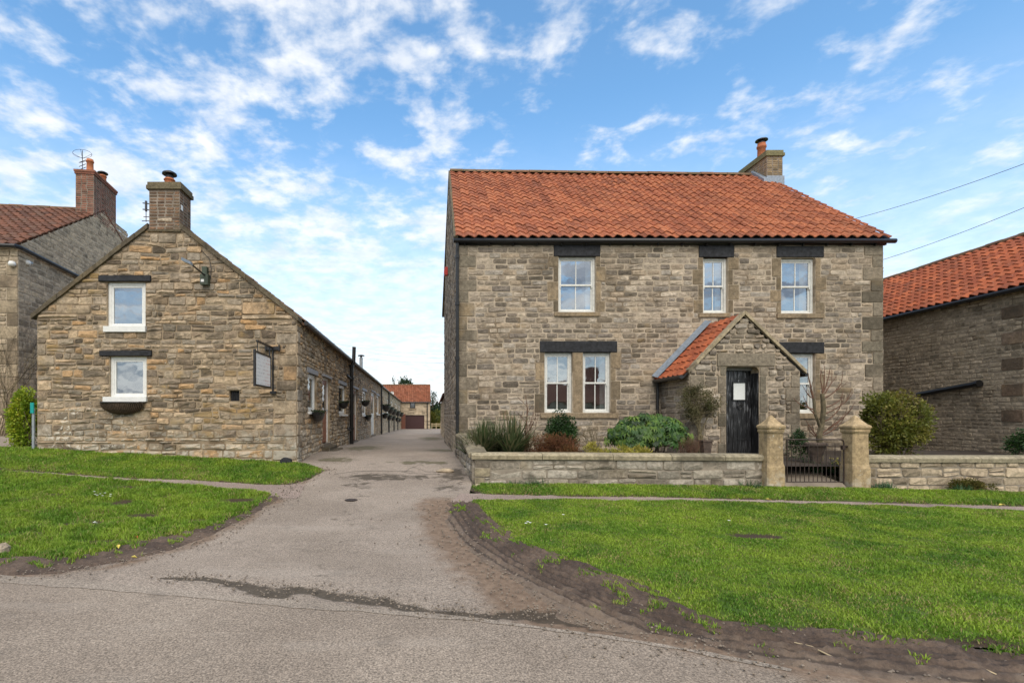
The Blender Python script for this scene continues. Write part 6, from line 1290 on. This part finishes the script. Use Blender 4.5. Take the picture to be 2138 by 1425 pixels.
# ------------------------------------------------------------------ overhead wires
def wire(a, b, sag, r, label, grp):
    mb = MB(); a, b = Vector(a), Vector(b); mb.tube([a.lerp(b, i / 16) - Vector((0, 0, sag * 4 * (i / 16) * (1 - i / 16))) for i in range(17)], r, 4); o = mb.build('overhead_wire', M['wire_dark']); tag(o, label, 'cable', grp)
wire(P(1780, 458, 17.2), P(2330, 268, 11), .12, .007, 'upper overhead wire rising from the farmhouse roof to the right', 'wires at the right')
wire(P(1830, 546, 17.0), P(2330, 350, 11), .12, .007, 'lower overhead wire rising to the right above the barn roof', 'wires at the right')
for i, (a, b) in enumerate(((720, 740), (728, 748), (742, 757))): wire(P(690, a - 5, 95), P(960, b, 95), .6, .012, ['top', 'middle', 'bottom'][i] + ' of three thin wires crossing the sky over the lane', 'wires over the lane')
# ------------------------------------------------------------------ little things on the ground
def stone_lump(mb, c, r, mat=0, n=8):
    pr = [(.9, -.3), (1, .1), (.8, .5), (.4, .75)]; vs = []
    for q, z_ in pr:
        for k in range(n): a = 2 * math.pi * k / n; j = U_(.8, 1.15); vs.append((c[0] + r[0] * q * j * math.cos(a), c[1] + r[1] * q * j * math.sin(a), c[2] + r[2] * z_ * U_(.85, 1.1)))
    mb.add(vs, [(i * n + k, i * n + (k + 1) % n, (i + 1) * n + (k + 1) % n, (i + 1) * n + k) for i in range(3) for k in range(n)] + [tuple(range(3 * n, 4 * n))], mat)
for (px, py, r, lab, mt) in ((930, 985, (.2, .1, .08), 'flat pale stone lying by the left end of the garden wall', 'pale_stone'), (4, 1158, (.09, .12, .14), 'pale boulder at the left edge of the green', 'pale_stone'), (997, 1018, (.07, .06, .08), 'small pale stone at the foot of the garden wall corner', 'pale_stone')):
    x, y = G(px, py); mb = MB(); stone_lump(mb, (x, y, H(x, y) + .02), r); o = mb.build('stone', M[mt]); tag(o, lab, 'stone')
x, y = G(733, 1044); mb = MB(); mb.lathe((x, y, H(x, y) + .006), [(.11, 0), (.11, .008), (.085, .008), (.08, .004), (.001, .004)], 16); o = mb.build('stopcock_cover', M['rusty_iron']); tag(o, 'small round iron cover set into the lane tarmac', 'cover')
# black bin-bag like lump at the cottage corner
x, y = XC(600), DC - .12; mb = MB(); stone_lump(mb, (x, y, H(x, y) + .05), (.17, .1, .14)); o = mb.build('black_lump', M['black_paint']); tag(o, 'dark lump at the foot of the cottage corner', 'dark_lump')
def flowers(pts, lab, grp):
    for i, (px, py) in enumerate(pts):
        x, y = G(px, py); mb = MB(); z = H(x, y) + .1; c = Vector((x, y, z))
        mb.tube([(x, y, z - .1), (x, y, z)], .002, 4, 1)
        for k in range(7): a = k * .9; s_ = Vector((math.cos(a), math.sin(a), .25)); q = Vector((-math.sin(a), math.cos(a), 0)); mb.add([c, c + s_ * .012 + q * .006, c + s_ * .024, c + s_ * .012 - q * .006], [(0, 1, 2, 3)], 0)
        o = mb.build('white_flower', [M['petal_white'], M['leaf_daff']]); tag(o, lab[i] if isinstance(lab, list) else lab, 'flower', grp)
flowers([(197, 1038), (199, 1044), (209, 1043), (219, 1041), (231, 1044), (230, 1048), (203, 1046), (214, 1047)], ['topmost tiny white flower of the cluster on the left green', 'leftmost but one tiny white flower of the cluster on the left green', 'tiny white flower fourth from the left in the cluster on the left green', 'tiny white flower third from the right in the cluster on the left green', 'rightmost tiny white flower of the cluster on the left green', 'lowest tiny white flower at the right end of the left cluster', 'tiny white flower low at the left of the cluster on the left green', 'tiny white flower low in the middle of the left cluster'], 'white flowers on the left green')
flowers([(1102, 1104), (1107, 1106), (1140, 1110), (1098, 1107), (1176, 1088), (1522, 1101)], ['leftmost but one tiny white flower near the drive on the right green', 'tiny white flower third from the drive on the right green', 'tiny white flower fourth from the drive, the lowest on the right green', 'tiny white flower nearest the drive on the right green', 'tiny white flower set highest and fifth from the drive on the right green', 'tiny white flower standing alone by the bare patch of the right green'], 'white flowers on the right green')
def fallen(px, py, mt, lab, L=.07):
    x, y = G(px, py); z = H(x, y) + .05; mb = MB(); c = Vector((x, y, z)); d = Vector((math.cos(px), math.sin(px) * .6, .2)); s = Vector((-d.y, d.x, .1))
    mb.add([c - d * L, c - d * L * .3 + s * L * .5 + Vector((0, 0, .015)), c + d * L, c - s * L * .45 + Vector((0, 0, .02)), c + Vector((0, 0, -.005))], [(0, 1, 4), (1, 2, 4), (2, 3, 4), (3, 0, 4)]); o = mb.build('fallen_leaf', M[mt]); tag(o, lab, 'leaf')
fallen(247, 1149, 'leaf_yellow', 'yellow fallen leaf on the mud at the edge of the left green'); fallen(285, 1129, 'leaf_red', 'rust-red fallen leaf on the edge of the left green', .05); fallen(1605, 1048, 'leaf_yellow', 'pale yellow leaf on the path below the gatepost', .06); fallen(2092, 1059, 'leaf_yellow', 'pale leaf on the path near the right edge of the picture', .05); fallen(280, 1172, 'leaf_yellow', 'small pale leaf on the tarmac below the left green', .035)
fallen(199, 1098, 'petal_white', 'scrap of white paper lying on the left green', .05)
for (a, b, lab) in (((1655, 1350), (1745, 1385), 'long pale straw stalk lying on the mud strip'), ((2055, 1418), (2080, 1419), 'short pale twig at the lower right edge of the mud')):
    p, q = G(*a), G(*b); mb = MB(); mb.tube([(p[0], p[1], H(*p) + .035), ((p[0] + q[0]) / 2, (p[1] + q[1]) / 2 + .02, H(*p) + .05), (q[0], q[1], H(*q) + .035)], .006, 5); o = mb.build('straw_stalk', M['straw']); tag(o, lab, 'straw')
# ------------------------------------------------------------------ houses across the road, behind the camera: seen mirrored in the panes
for i, (x0, x1, y, zt, lab) in enumerate(((-16, 4, -17, 2.5, 'stone house across the road behind the viewer, seen only mirrored in the window panes'), (9, 24, -20, 2.6, 'second stone house across the road behind the viewer, mirrored in the right-hand panes'))):
    t = thing('opposite_house', ((x0 + x1) / 2, y - 3, 0), lab, 'house'); mb = MB(); mb.box(x0, x1, y - 6, y, -.1, zt, 0); mb.build('wall', M['house_mortar'], t); mb = MB(); a, b = Vector((x0, y + .2, zt)), Vector((x1, y + .2, zt)); c, d = Vector((x1, y - 3, zt + 2.1)), Vector((x0, y - 3, zt + 2.3)); slab(mb, [a, b, c, d], .1); slab(mb, [Vector((x0, y - 6.2, zt)), Vector((x1, y - 6.2, zt)), c, d], .1)
    mb.build('roof', M['old_tile'], t)
    mb = MB(); mb.box((x0 + x1) / 2 - .5, (x0 + x1) / 2 + .5, y - 3.4, y - 2.6, zt + 1.5, zt + 3.4); mb.build('chimney', M['brick_red'], t)
sc.render.resolution_x = 1024; sc.render.resolution_y = 682
